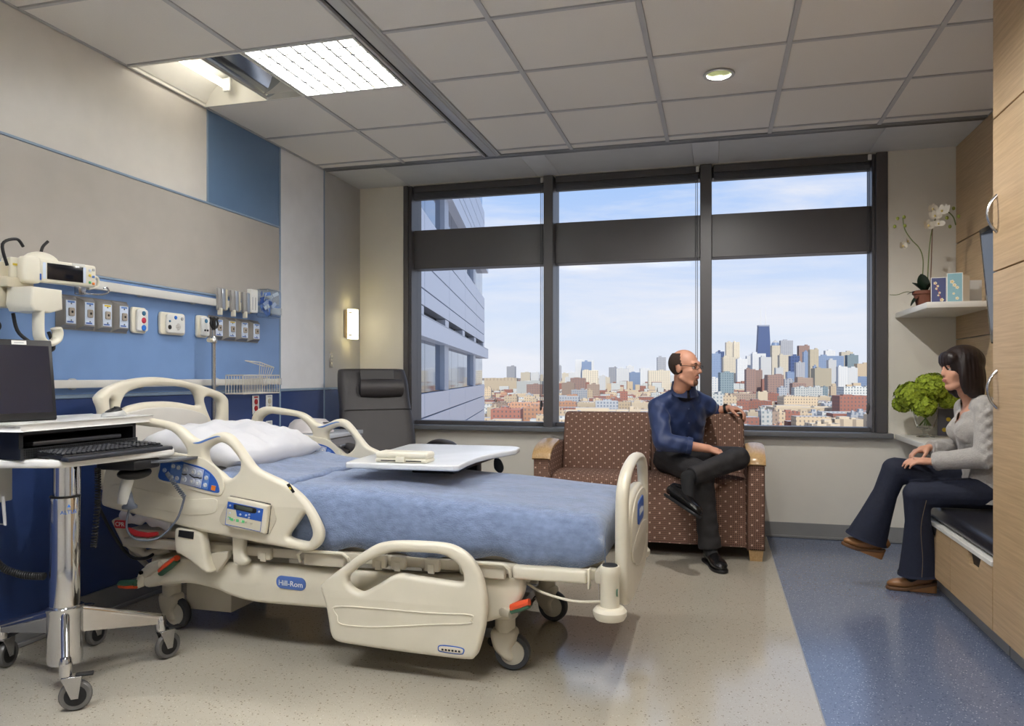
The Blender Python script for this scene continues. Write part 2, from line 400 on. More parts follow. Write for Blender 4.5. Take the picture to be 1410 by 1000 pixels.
# ------------------------------------------------------------------ ceiling
ce = structure(part('ceiling', MB().box(LWX - .2, RWX + .2, BWY - .2, FWY + .3, 2.96, 3.1), cream))
XL = [LWX, -2.193, -1.585]; XR = [-1.465, -.955, -.31, .33, .97, RWX]
YL = [BWY, -1.12, -.51, .095, .70, 1.305, 1.91, 2.515, 3.12, 3.71, 4.32, 4.955]
tiles = {}
def ctile(x0, x1, y0, y1):
    g = .012
    k = (round(x1 - x0, 3), round(y1 - y0, 3))
    if k not in tiles:
        tiles[k] = mesh(MB().box(-k[0] / 2 + g, k[0] / 2 - g, -k[1] / 2 + g, k[1] / 2 - g, 0, .02, .003, 1), tile_m)
    piece('ceiling_tile', tiles[k], ((x0 + x1) / 2, (y0 + y1) / 2, CZ + .005), ce)
for xs in (XL, XR):
    for i in range(len(xs) - 1):
        for j in range(len(YL) - 1):
            if xs is XL and abs(YL[j] - 3.12) < .01: continue
            if abs(YL[j] - .70) < .01 and (abs(xs[i] + 2.193) < .01 or abs(xs[i] + .955) < .01): continue
            if abs(xs[i] + .31) < .01 and abs(YL[j] - 3.71) < .01:
                cx, cy = .014, 4.005; tx0, tx1, ty0, ty1 = xs[i] + .012, xs[i + 1] - .012, YL[j] + .012, YL[j + 1] - .012
                hole = [(cx + .066 * math.cos(a * math.pi / 16), cy + .066 * math.sin(a * math.pi / 16)) for a in range(32)]
                part('ceiling_tile', MB().plate([(tx0, ty0), (tx1, ty0), (tx1, ty1), (tx0, ty1)], [hole], .02, .0005, lambda u, v, h: (u, v, CZ + .015 + h), 1), tile_m, ce)
                continue
            ctile(xs[i], xs[i + 1], YL[j], YL[j + 1])
        ctile(xs[i], xs[i + 1], 4.955, 5.062)
def bar(x0, x1, y0, y1): part('grid_bar', MB().box(x0, x1, y0, y1, CZ, CZ + .03), bar_m, ce)
for xs in (XL, XR):
    for i, x in enumerate(xs):
        if x == LWX: bar(x, x + .022, BWY, 5.06)
        elif x == RWX: bar(x - .022, x, BWY, 5.06)
        elif x in (-1.585, -1.465): bar(x - .006, x + .006, BWY, 5.06)
        elif x == -2.193: bar(x - .012, x + .012, BWY, 3.12); bar(x - .012, x + .012, 3.71, 5.06)
        else: bar(x - .012, x + .012, BWY, 5.06)
for y in YL[1:]:
    for xs in (XL, XR):
        for i in range(len(xs) - 1): bar(xs[i] + .012, xs[i + 1] - .012, y - .009, y + .009)
# perforated metal bulkhead strip in front of the window
for x0, x1 in ((LWX, -2.40), (-1.34, -1.16), (-.16, .02), (1.02, RWX)):
    part('metal_panel', MB().box(x0 + .002, x1 - .002, 5.125, FWY - .002, CZ + .002, CZ + .02, .002, 1), rib_m, ce)
for x0, x1 in ((-2.40, -1.34), (-1.16, -.16), (.02, 1.02)):
    g = MB().box(x0, x1, 5.125, FWY - .002, CZ + .014, CZ + .02)
    y = 5.13
    while y < FWY - .012: g.box(x0, x1, y, y + .009, CZ + .002, CZ + .014); y += .0155
    part('linear_grille', g, rib_m, ce)
sd = root('slot_diffuser', (-.64, 5.09, CZ), label='long black double slot air diffuser running across the ceiling before the window', cat='air vent')
part('slot_channel', MB().box(LWX + .01, RWX - .01, 5.064, 5.122, CZ + .02, CZ + .06), dark_gap, sd)
for y in (5.066, 5.090, 5.116): part('slot_blade', MB().box(LWX + .01, RWX - .01, y - .004, y + .004, CZ - .004, CZ + .02, .001, 1), alu, sd)
ct = root('curtain_track', (-1.525, 2, CZ), label='aluminium privacy curtain track recessed in the ceiling beside the square louvre light', cat='curtain track')
part('track_body', MB().box(-1.549, -1.471, BWY, 5.06, CZ - .004, CZ + .012, .003, 2), mat('satin_track', (186, 188, 192), .35, metal=.3), ct)
part('track_groove', MB().box(-1.579, -1.549, BWY, 5.06, CZ + .012, CZ + .03), dark_gap, ct)
part('track_lip', MB().box(-1.580, -1.572, BWY, 5.06, CZ - .006, CZ + .03, .002, 1), bar_m, ct)
part('track_ridge', MB().box(-1.492, -1.485, BWY, 5.06, CZ - .008, CZ - .003, .001, 1), bar_m, ct)
# ------------------------------------------------------------------ window
wi = root('window_1', (-.66, FWY, .72), kind='structure')
YG = 5.80
def fr(n, x0, x1, y0, y1, z0, z1, m=frame_m, r=.003): return part(n, MB().box(x0, x1, y0, y1, z0, z1, r, 1), m, wi)
fr('window_jamb', -2.461, -2.42, FWY - .012, 5.9, .756, 2.699); fr('window_jamb', -2.4195, -2.395, FWY + .005, 5.9, .756, 2.699)
fr('window_jamb', 1.07, 1.143, FWY - .012, 5.9, .756, 2.699); fr('window_jamb', 1.05, 1.0695, FWY + .03, 5.9, .756, 2.699)
MUL = ((-1.288, -1.213), (-.113, -.031))
for a, b in MUL: fr('mullion', a, b, FWY - .02, 5.9, .756, 2.699)
BAYS = ((-2.395, -1.288), (-1.213, -.113), (-.031, 1.05))
for a, b in BAYS:
    fr('transom', a, b, 5.74, 5.88, 2.028, 2.345); fr('head_rail', a, b, 5.76, 5.88, 2.62, 2.699); fr('bottom_rail', a, b, 5.765, 5.88, .756, .785)
    for z0, z1 in ((.785, 2.028), (2.345, 2.62)): part('pane', MB().box(a, b, YG, YG + .006, z0, z1), glass_m, wi)
part('sill', MB().box(-2.50, 1.17, FWY - .06, FWY - .001, .722, .756, .004, 2).box(-2.461, 1.143, FWY - .001, 5.9, .719, .756), mat('grey_sill', (112, 114, 118), .28), wi)
names = ('beside the recliner', 'above the empty half of the sofa', 'nearest the corner shelves')
slat_m = mat('blind_slat_grey', (96, 98, 104), .4)
for (a, b), nm in zip(BAYS, names):
    r = root('window_blind', ((a + b) / 2, 5.73, 2.6), label='raised dark slatted blind in the window bay ' + nm, cat='window blind', group='raised blinds of the three window bays')
    part('headbox', MB().box(a + .012, b - .012, 5.695, 5.745, 2.645, 2.698, .003, 1), frame_m, r)
    for k in range(8): part('slat', MB().box(a + .016, b - .016, 5.697, 5.740, 2.585 + k * .0073, 2.5885 + k * .0073), slat_m, r)
    part('bracket', MB().box(b - .03, b - .006, 5.685, 5.7, 2.655, 2.695, .002, 1), white_pl, r)
    c = MB()
    for dx in (0, .012): c.tube([(b - .02 - dx, 5.70, 2.6), (b - .02 - dx, 5.70, .95)], .0022, 6)
    part('pull_cord', c, mat('cord_grey', (70, 72, 78), .6), r)
    part('cord_knot', MB().ell((b - .026, 5.70, .93), (.012, .008, .03), 10, 6).ell((b - .03, 5.70, .90), (.010, .008, .018), 10, 6), frame_m, r)
# ------------------------------------------------------------------ lamps the room has, plus fill lights added out of view
LOUV = 16.0; ADDED_FILL = 50.0; EXAM = 5.0; DOWN = 90.0
lamp_w = mat('louvre_lamp_panel', (255, 250, 240), .5, emit=(249, 251, 255), estr=LOUV)
lamp_fill = mat('added_fill_panel', (255, 250, 240), .5, emit=(249, 251, 255), estr=ADDED_FILL)  # emission of the two fill lights added out of view
lv = mat('louvre_white', (232, 232, 226), .4)
def louvre(x0, x1, y0, y1, label, lamp=lamp_w):
    r = root('ceiling_light', ((x0 + x1) / 2, (y0 + y1) / 2, CZ), label=label, cat='ceiling light')
    fm = MB()
    for a in ((x0 - .012, x0, y0 - .01, y1 + .01), (x1, x1 + .012, y0 - .01, y1 + .01), (x0, x1, y0 - .01, y0), (x0, x1, y1, y1 + .01)): fm.box(*a, CZ - .002, CZ + .11)
    part('housing', fm, white_pl, r)
    part('lamp_panel', MB().box(x0, x1, y0, y1, CZ + .04, CZ + .045), lamp, r)
    for i in range(1, 7):
        part('louvre_blade', MB().box(x0 + (x1 - x0) * i / 7 - .006, x0 + (x1 - x0) * i / 7 + .006, y0, y1, CZ + .002, CZ + .014), lv, r)
        part('louvre_blade', MB().box(x0, x1, y0 + (y1 - y0) * i / 7 - .006, y0 + (y1 - y0) * i / 7 + .006, CZ + .002, CZ + .014), lv, r)
    for xx in (x0 - .02, x1 + .012): part('edge_gap', MB().box(xx, xx + .008, y0, y1, CZ + .004, CZ + .01), dark_gap, r)
louvre(-2.178, -1.612, 3.132, 3.70, 'square recessed ceiling light with lit white louvre grid above the bed')
louvre(-2.178, -1.612, .72, 1.285, 'added square louvre fill light out of view near the bed wall', lamp_fill)  # this and the next are unseen fixtures added to lift a dark room
louvre(-.925, -.34, .72, 1.285, 'added square louvre fill light out of view over the room middle', lamp_fill)
# open examination light next to the wall
r = root('examination_light', (-2.52, 3.41, CZ), label='open recessed reflector light with bare tube next to the bed wall', cat='ceiling light')
x0, x1, y0, y1 = -2.832, -2.208, 3.132, 3.70
mirror = mat('mirror_reflector', (190, 196, 204), .09, metal=1); refl = mat('white_reflector', (232, 230, 222), .35)
fm = MB()
for a in ((x0 - .012, x0, y0 - .01, y1 + .01), (x1, x1 + .012, y0 - .01, y1 + .01), (x0, x1, y0 - .01, y0), (x0, x1, y1, y1 + .01)): fm.box(*a, CZ - .002, CZ + .2)
fm.box(x0, x1, y0, y1, CZ + .19, CZ + .2); part('housing', fm, refl, r)
xm = -2.43
part('curved_reflector', MB().grid(2, 14, lambda u, v: (x0 + .004 + (xm - x0) * v, y0 + (y1 - y0) * u, CZ + .015 + .15 * math.sin(math.pi * min(1, v * 1.0)) ** .7)), refl, r, fix=False)
part('mirror_wing', MB().grid(2, 8, lambda u, v: (xm + .004 + (x1 - xm - .008) * v, y0 + (y1 - y0) * u, CZ + .012 + .15 * v ** 1.4)), mirror, r, fix=False)
part('end_reflector', MB().prism([(xm + .004, CZ + .012), (x1 - .004, CZ + .012), (x1 - .004, CZ + .16)], y1 - .05, y1 - .045, lambda u, v, h: (u, h, v)), refl, r)
part('divider', MB().box(xm - .003, xm + .003, y0, y1, CZ, CZ + .03), white_pl, r)
tube_m = mat('lit_tube', (255, 250, 240), .5, emit=(255, 248, 234), estr=EXAM)
part('tube', MB().cyl((-2.66, y0 + .04, CZ + .085), (-2.66, y1 - .06, CZ + .085), .019, n=16), tube_m, r)
for yy in (y0 + .02, y1 - .05): part('lamp_holder', MB().box(-2.685, -2.635, yy, yy + .02, CZ + .055, CZ + .13, .004, 2), white_pl, r)
# recessed downlights: one over the sofa group, one added out of view to brighten the room
down_m = mat('downlight_cone', (196, 200, 176), .28, metal=.75)
bulb_m = mat('downlight_lamp', (255, 250, 235), .5, emit=(255, 240, 214), estr=2.5)
def downlight(x, y, label, lit):
    d = root('downlight', (x, y, CZ), label=label, cat='downlight')
    part('flange', MB().lathe([(.062, -.001), (.078, -.004), (.08, .001), (.066, .004)], (x, y, CZ), 32, cap=False), bar_m, d)
    part('reflector_cone', MB().lathe([(.064, 0), (.062, .03), (.052, .07), (.036, .10)], (x, y, CZ), 32, cap=False), down_m, d)
    part('lamp', MB().lathe([(.03, .085), (.036, .10), (.02, .102)], (x, y, CZ), 24), bulb_m, d)
    ld = bpy.data.lights.new('downlight_lamp', 'SPOT'); ld.energy = lit; ld.spot_size = math.radians(168); ld.spot_blend = .5; ld.shadow_soft_size = .03; ld.color = (1, .97, .92)
    lo = bpy.data.objects.new('downlight_lamp', ld); COL.objects.link(lo); lo.parent = d; lo.location = (0, 0, .004)
downlight(.014, 4.005, 'small round downlight in the ceiling between sofa and cabinets', DOWN)
downlight(.65, 2.21, 'added small round downlight out of view beside the wardrobe', DOWN)
# wall sconce
r = root('wall_sconce', (LWX, 5.44, 1.44), label='small lit frosted glass wall sconce in the corner above the recliner', cat='wall lamp')
part('backplate', MB().box(LWX + .013, LWX + .05, 5.39, 5.50, 1.455, 1.675, .003, 1), mat('sconce_wood', (160, 142, 116), .4), r)
sc = mat('sconce_glass', (240, 236, 205), .4, emit=(255, 240, 190), estr=4)
part('diffuser', MB().grid(12, 2, lambda u, v: (LWX + .055 + .05 * math.sin(math.pi * u) ** .6, 5.375 + .13 * u, 1.445 + .235 * v)).box(LWX + .0505, LWX + .056, 5.375, 5.505, 1.445, 1.68), sc, r, fix=False)
for y in (5.382, 5.498):
    for z in (1.475, 1.65): part('stud', MB().cyl((LWX + .056, y, z), (LWX + .085, y, z), .006, n=10), steel, r)
# ------------------------------------------------------------------ hospital bed
def trace(pts, ox, oy, sc, Y):
    o = []
    for x, y in pts:
        q = WY(ox + x / sc, oy + y / sc, Y); o.append((q.x, q.z))
    return o
def on_y(Y): return lambda u, v, h: (u, Y + h, v)
def on_x(X): return lambda u, v, h: (X + h, u, v)
def sm(pts, n=5): return [(q.x, q.y) for q in spline([(a, b, 0) for a, b in pts], n)]
blue_lab = mat('panel_blue_print', (44, 88, 170), .35); lab_light = mat('panel_light_print', (176, 184, 206), .35); lab_mid = mat('panel_mid_blue_print', (96, 132, 196), .35)
btn_m = mat('silver_button', (190, 196, 210), .3); orange = mat('orange_key', (222, 120, 36), .4); ink = mat('black_ink', (16, 16, 18), .5)
red_m = mat('red_plastic', (176, 30, 36), .4); ped_or = mat('orange_pedal', (206, 74, 36), .45); ped_gr = mat('green_pedal', (54, 92, 70), .5)
tyre = mat('dark_grey_tyre', (58, 60, 64), .55); disc = mat('caster_disc', (196, 190, 174), .4); rubber = mat('black_rubber', (26, 26, 28), .55)
bed = root('hospital_bed', (-1.5, 3.16, 0), label='cream hospital bed with moulded side rails, headboard and footboard', cat='hospital bed')
NY = 2.66; FY = 3.66
# head side rail ----------------------------------------------------------------
out = [(92, 738), (100, 640), (118, 520), (135, 420), (150, 340), (188, 296), (240, 279), (330, 290), (450, 315), (505, 342), (560, 388), (602, 408), (645, 393), (690, 371), (730, 367), (770, 385), (812, 432), (860, 500), (905, 556), (960, 586), (1050, 630), (1130, 690), (1190, 760), (1240, 850), (1255, 912), (1235, 966), (1185, 994), (1100, 982), (900, 945), (750, 915), (600, 885), (400, 830), (230, 790), (130, 764)]
hA = [(205, 365), (255, 330), (330, 336), (430, 350), (478, 375), (518, 420), (540, 462), (532, 482), (440, 474), (330, 462), (230, 452), (200, 420)]
hB = [(824, 540), (815, 575), (780, 607), (750, 609), (720, 582), (690, 560), (650, 520), (640, 470), (660, 442), (710, 420), (752, 431), (792, 472), (820, 515)]
hC = [(1155, 798), (1118, 850), (1078, 905), (1088, 926), (1170, 945), (1198, 922), (1203, 890), (1188, 840), (1170, 800)]
T5 = lambda p, Y=NY: trace(p, 120, 500, 3.847, Y)
head_out = sm(T5(out)); head_holes = [sm(T5(h)) for h in (hA, hB, hC)]
def head_rail(Y, face):
    """face -1: controls look towards the room (near side); +1 the far rail, controls towards the patient"""
    s = part('head_side_rail', MB().plate(head_out, head_holes, .05, .018, on_y(Y)), bedp, bed, sharp=60)
    # moulded belly panel and rim
    belly = sm(T5([(160, 640), (280, 655), (420, 690), (560, 715), (690, 712), (712, 740), (690, 790), (560, 800), (400, 770), (240, 735), (150, 705)]))
    fy = Y - .0255
    part('belly_panel', MB().plate(belly, [], .006, .003, on_y(fy)), bedp, s)
    cz = lambda p: trace(p, 200, 540, 6.667, Y)
    rim = sm(cz([(150, 790), (165, 640), (190, 545), (300, 545), (430, 575), (560, 600), (660, 660), (730, 740), (765, 850), (745, 925), (700, 945), (560, 915), (380, 865), (200, 815)]), 4)
    part('panel_rim', MB().plate(rim, [], .008, .004, on_y(fy - .001)), bedp, s)
    lab = sm(cz([(195, 590), (230, 572), (285, 582), (320, 608), (420, 640), (560, 680), (640, 728), (698, 800), (724, 880), (706, 916), (560, 880), (380, 832), (182, 790), (186, 690)]), 4)
    fy = fy - .006
    part('control_panel', MB().plate(lab, [], .004, .001, on_y(fy)), blue_lab, s)
    part('keypad', MB().plate(cz([(405, 648), (590, 705), (560, 870), (370, 828)]), [], .003, .0008, on_y(fy - .0018)), lab_light, s)
    part('keypad', MB().plate(cz([(295, 640), (398, 664), (368, 826), (270, 800)]), [], .003, .0008, on_y(fy - .0018)), lab_mid, s)
    part('keypad', MB().plate(cz([(598, 718), (640, 748), (620, 885), (568, 872)]), [], .003, .0008, on_y(fy - .0018)), lab_mid, s)
    for bx, by, r_, m in ((420, 705, .0125, btn_m), (495, 722, .0125, btn_m), (550, 738, .0125, btn_m), (408, 790, .0125, btn_m), (484, 808, .0125, btn_m), (536, 822, .0125, btn_m), (312, 672, .009, btn_m), (360, 685, .009, btn_m), (298, 770, .009, btn_m), (345, 782, .009, btn_m), (612, 778, .009, btn_m), (602, 843, .009, btn_m), (232, 708, .009, lab_light)):
        q = cz([(bx, by)])[0]
        part('button', MB().lathe([(r_, 0), (r_, -.004), (r_ * .8, -.006)], (q[0], fy - .002, q[1]), 16, 'Y'), m, s)
        part('arrow_mark', MB().prism([(q[0] - r_ * .5, q[1] - r_ * .35 * (1 if by < 750 else -1)), (q[0] + r_ * .5, q[1] - r_ * .35 * (1 if by < 750 else -1)), (q[0], q[1] + r_ * .55 * (1 if by < 750 else -1))], fy - .0085, fy - .0075, lambda u, v, h: (u, h, v)), white_pl, s)
    part('alarm_key', MB().prism(cz([(662, 845), (698, 852), (690, 895), (656, 886)]), fy - .006, fy - .001, lambda u, v, h: (u, h, v)), orange, s)
    fig = [(460, 745), (480, 762), (505, 775), (530, 772), (555, 782), (572, 778)]
    part('figure_mark', MB().tube([(a, fy - .005, b) for a, b in cz(fig)], .0022, 6), ink, s)
    part('figure_mark', MB().tube([(a, fy - .005, b) for a, b in cz([(392, 742), (412, 748), (436, 745)])], .0022, 6), ink, s)
    # blue touch strip on the hand hold
    st = [(460, 470), (520, 478), (600, 450), (680, 415), (720, 410), (690, 392), (620, 415), (550, 448), (500, 460)]
    part('grip_label', MB().plate(sm(cz([(470, 462), (530, 470), (610, 440), (690, 412), (728, 408), (690, 398), (600, 425), (530, 452)]), 3), [], .003, .001, on_y(Y - .025)), lab_mid, s)
    return s
near = head_rail(NY, -1)
# the far rail is the same moulding; its keys face the patient
far = near.copy(); COL.objects.link(far); far.location = (0, FY - NY, 0)
for ch in list(near.children):
    c = ch.copy(); COL.objects.link(c); c.parent = far
# pendant with display clipped into the near rail
c4 = lambda p: trace(p, 300, 670, 8.81, NY)
pc = sm(c4([(70, 380), (120, 260), (200, 130), (225, 95), (450, 140), (690, 195), (740, 330), (750, 400), (690, 520), (650, 560), (400, 520), (200, 470), (110, 450)]), 4)
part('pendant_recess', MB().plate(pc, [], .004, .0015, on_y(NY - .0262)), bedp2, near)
part('pendant_gap', MB().plate(c4([(200, 100), (690, 195), (700, 230), (660, 560), (640, 560), (170, 470)]), [], .006, .002, on_y(NY - .0275)), dark_gap, near)
part('pendant', MB().plate(sm(c4([(205, 125), (230, 112), (450, 155), (670, 205), (692, 235), (675, 400), (655, 530), (630, 545), (400, 505), (200, 460), (182, 435), (192, 280)]), 3), [], .03, .007, on_y(NY - .036)), bedp, near)
ly = NY - .0515
part('pendant_label', MB().plate(c4([(220, 157), (642, 247), (606, 518), (188, 428)]), [], .002, .0006, on_y(ly)), mat('pendant_print', (206, 200, 178), .4), near)
part('pendant_label', MB().plate(c4([(220, 157), (642, 247), (622, 398), (330, 335), (316, 258), (208, 240)]), [], .0026, .0006, on_y(ly - .0008)), blue_lab, near)
for seg in (((188, 428), (606, 518)), ((606, 518), (642, 247)), ((188, 428), (208, 240))):
    a, b = c4(seg); part('pendant_line', MB().tube([(a[0], ly - .0015, a[1]), (b[0], ly - .0015, b[1])], .0012, 4), blue_lab, near)
part('display_bezel', MB().plate(sm(c4([(292, 215), (305, 188), (420, 208), (548, 238), (565, 262), (545, 298), (420, 275), (305, 248)]), 3), [], .004, .001, on_y(ly - .002)), ink, near)
part('display', MB().plate(c4([(330, 200), (520, 238), (514, 282), (325, 242)]), [], .002, .0005, on_y(ly - .0045)), mat('lcd_grey_green', (76, 82, 70), .2), near)
for bx, by in ((250, 205), (597, 278), (372, 312), (440, 322), (480, 315), (475, 350), (245, 295), (232, 358), (300, 375), (368, 388), (436, 402), (502, 418)):
    q = c4([(bx, by)])[0]; part('button', MB().lathe([(.0042, 0), (.0042, -.004), (.003, -.005)], (q[0], ly - .001, q[1]), 10, 'Y'), btn_m if by < 360 else bedp2, near)
for bx, by in ((235, 350), (268, 368), (335, 380), (402, 393)):
    a = c4([(bx - 14, by - 14), (bx + 18, by - 8), (bx + 14, by + 24), (bx - 18, by + 18)]); part('key_print', MB().prism(a, ly - .0022, ly - .001, lambda u, v, h: (u, h, v)), mat('green_print', (92, 190, 120), .4), near)
a = T5([(1075, 640), (1090, 632), (1120, 678), (1108, 684)]); part('warning_label', MB().plate(a, [], .003, .0008, on_y(NY - .0262)), ink, near)
a = T5([(1088, 655), (1096, 650), (1103, 662), (1095, 666)]); part('warning_label', MB().plate(a, [], .003, .0008, on_y(NY - .0275)), mat('yellow_print', (214, 186, 60), .4), near)
# foot side rail, lowered -------------------------------------------------------
T6 = lambda p, Y=NY - .02: trace(p, 420, 580, 2.857, Y)
fo = [(70, 660), (76, 635), (140, 582), (250, 502), (312, 476), (400, 470), (540, 478), (602, 496), (652, 532), (690, 590), (710, 650), (718, 720), (712, 800), (692, 885), (672, 924), (630, 932), (400, 905), (200, 876), (130, 860), (108, 830), (100, 780), (88, 715)]
fh = [(174, 625), (184, 598), (250, 550), (335, 516), (400, 513), (530, 520), (580, 540), (612, 568), (628, 605), (620, 632), (550, 625), (450, 610), (385, 600), (345, 608), (290, 642), (235, 670), (205, 663), (185, 648)]
fs_ = part('foot_side_rail', MB().plate(sm(T6(fo)), [sm(T6(fh))], .05, .018, on_y(NY - .02)), bedp, bed, sharp=60)
yy = NY - .0455
part('moulded_groove', MB().plate(sm(T6([(130, 720), (300, 728), (500, 745), (660, 752), (664, 775), (655, 790), (500, 795), (300, 805), (155, 795), (135, 760)]), 4), [sm(T6([(136, 725), (300, 733), (500, 750), (654, 757), (657, 775), (650, 785), (500, 790), (300, 799), (159, 790), (141, 758)]), 4)], .006, .002, on_y(yy)), bedp, fs_)
part('maker_plate', MB().plate(sm(T6([(532, 885), (540, 872), (590, 875), (632, 885), (634, 902), (622, 909), (570, 903), (538, 897)]), 3), [], .004, .001, on_y(yy)), blue_lab, fs_)
part('maker_plate', MB().plate(sm(T6([(536, 885), (543, 876), (590, 879), (628, 887), (630, 900), (620, 905), (570, 899), (541, 893)]), 3), [], .004, .001, on_y(yy - .001)), bedp, fs_)
for k in range(6):
    a = T6([(548 + k * 13, 884 + k * 1.5), (556 + k * 13, 886 + k * 1.5), (555 + k * 13, 893 + k * 1.5), (547 + k * 13, 891 + k * 1.5)]); part('maker_letter', MB().prism(a, yy - .0042, yy - .003, lambda u, v, h: (u, h, v)), ink, fs_)
# far foot rail is lowered on the other side
f2 = fs_.copy(); COL.objects.link(f2); f2.location = (0, FY - NY + .04, 0)
# headboard ---------------------------------------------------------------------
HX = -2.62
def trx(pts): return [(WX(120 + x / 3.847, 500 + y / 3.847, HX).y, WX(120 + x / 3.847, 500 + y / 3.847, HX).z) for x, y in pts]
ho = [(70, 640), (66, 400), (62, 260), (42, 200), (48, 170), (100, 128), (200, 90), (330, 74), (450, 84), (560, 108), (640, 133), (700, 157), (728, 182), (736, 220), (736, 400), (736, 560), (700, 620), (400, 660), (150, 680)]
hh = [sm(trx(h), 4) for h in ([(162, 235), (175, 190), (200, 158), (245, 138), (330, 121), (450, 122), (538, 136), (568, 165), (580, 205), (572, 226), (480, 210), (400, 203), (300, 208), (225, 224), (175, 246)], [(608, 185), (650, 178), (685, 197), (692, 232), (690, 290), (672, 314), (652, 315), (634, 280), (615, 230)], [(104, 195), (116, 186), (128, 198), (126, 238), (116, 262), (106, 235)])]
hb = part('headboard', MB().plate(sm(trx(ho), 4), hh, .05, .02, on_x(HX)), bedp, bed, sharp=60)
part('headboard_insert', MB().plate(sm(trx([(150, 300), (230, 252), (330, 236), (430, 235), (530, 250), (600, 275), (615, 320), (615, 520), (400, 560), (170, 560)]), 4), [], .016, .007, on_x(HX + .026)), mat('headboard_insert_grey', (202, 198, 190), .38), hb)
# footboard ---------------------------------------------------------------------
FX = -.335; W0, W1 = 2.745, 3.625
def fb(t, z): return (W0 + (W1 - W0) * t, z)
fo2 = sm([fb(.07, .30), fb(0, .40), fb(-.005, .55), fb(.0, .66), fb(.04, .745), (W0 + .18, .80), (3.185, .822), (W1 - .18, .80), fb(.96, .745), fb(1, .66), fb(1.005, .55), fb(1, .40), fb(.93, .30), fb(.75, .27), fb(.5, .262), fb(.25, .27)], 5)
fhole = sm([fb(.085, .60), fb(.085, .68), fb(.17, .745), fb(.32, .775), fb(.5, .784), fb(.68, .775), fb(.83, .745), fb(.915, .68), fb(.915, .60), fb(.86, .625), fb(.74, .67), fb(.62, .69), fb(.5, .694), fb(.38, .69), fb(.26, .67), fb(.14, .625)], 4)
fb_o = part('footboard', MB().plate(fo2, [fhole], .046, .020, on_x(FX)), bedp, bed, sharp=60)
part('footboard_insert', MB().plate(sm([fb(.13, .50), fb(.16, .60), fb(.34, .665), fb(.66, .665), fb(.84, .60), fb(.87, .50), fb(.80, .43), fb(.5, .38), fb(.20, .43)], 4), [], .012, .005, on_x(FX + .023)), bedp, fb_o)
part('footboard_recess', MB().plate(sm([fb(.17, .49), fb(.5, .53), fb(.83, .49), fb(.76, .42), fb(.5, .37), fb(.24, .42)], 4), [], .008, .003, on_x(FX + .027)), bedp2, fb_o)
part('badge', MB().plate(sm([fb(.36, .55), fb(.36, .63), fb(.44, .64), fb(.60, .635), fb(.60, .55), fb(.5, .545)], 3), [], .006, .002, on_x(FX + .030)), blue_lab, fb_o)
part('badge_letters', MB().text('Hill-Rom', .042, .0008, lambda u, v, h: (FX + .0335 + h, 3.17 + u, .59 + v)), white_pl, fb_o)
part('push_handle_slot', MB().plate(sm([fb(.90, .42), fb(.93, .46), fb(.93, .52), fb(.90, .55)], 3), [], .004, .001, on_x(FX + .0235)), bedp2, fb_o)
# corner bumper posts with rollers
for Y in (2.70, 3.67):
    b_ = part('bumper_post', MB().lathe([(.034, .345), (.034, .47), (.036, .475), (.036, .50), (.033, .505)], (-.365, Y - .03, -.03), 24), bedp, bed)
    part('post_cap', MB().lathe([(.028, .505), (.026, .509)], (-.365, Y - .03, -.03), 24), rubber, b_)
    part('bumper_roller', MB().lathe([(.03, .30), (.052, .306), (.06, .32), (.06, .335), (.05, .347), (.034, .35)], (-.365, Y - .03, -.02), 28), bedp, b_)
    part('post_arm', MB().box(-.42, -.34, Y - .03, Y + (.09 if Y < 3 else -.09), .405, .45, .008, 2), bedp2, b_)
part('hook_mark', MB().lathe([(.014, 0), (.014, .003)], (-.338, 2.655, .385), 16, 'X'), mat('green_emblem', (40, 96, 70), .4), bed)
# chassis -----------------------------------------------------------------------
TB = lambda p, Y=2.74: trace(p, 100, 640, 3.917, Y)
beam = TB([(392, 560), (440, 520), (600, 500), (850, 520), (1410, 560)]) + [(-.86, .385), (-.72, .40), (-.70, .33), (-.76, .25), (-.90, .20), (-1.1, .215)] + TB([(1410, 775), (1200, 758), (1050, 745), (950, 730), (860, 703), (790, 672), (700, 648), (620, 637), (500, 648), (400, 655)])
bm_ = sm(beam, 4)
for Y in (2.755, 3.575): part('base_beam', MB().plate(bm_, [], .07, .02, on_y(Y)), bedp, bed, sharp=60)
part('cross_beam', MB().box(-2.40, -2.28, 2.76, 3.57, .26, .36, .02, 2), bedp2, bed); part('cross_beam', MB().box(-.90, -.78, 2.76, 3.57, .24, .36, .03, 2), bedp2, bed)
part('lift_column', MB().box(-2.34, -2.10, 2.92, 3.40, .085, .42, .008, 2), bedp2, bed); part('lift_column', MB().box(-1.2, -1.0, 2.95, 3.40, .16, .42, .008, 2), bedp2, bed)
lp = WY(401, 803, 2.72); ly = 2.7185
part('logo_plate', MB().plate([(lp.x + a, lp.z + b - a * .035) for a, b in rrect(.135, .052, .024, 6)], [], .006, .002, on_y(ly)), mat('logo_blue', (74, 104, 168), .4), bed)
part('logo_letters', MB().text('Hill-Rom', .031, .0008, lambda u, v, h: (lp.x + u, ly - .0035 - h, lp.z + v - u * .035 - .003)), white_pl, bed)
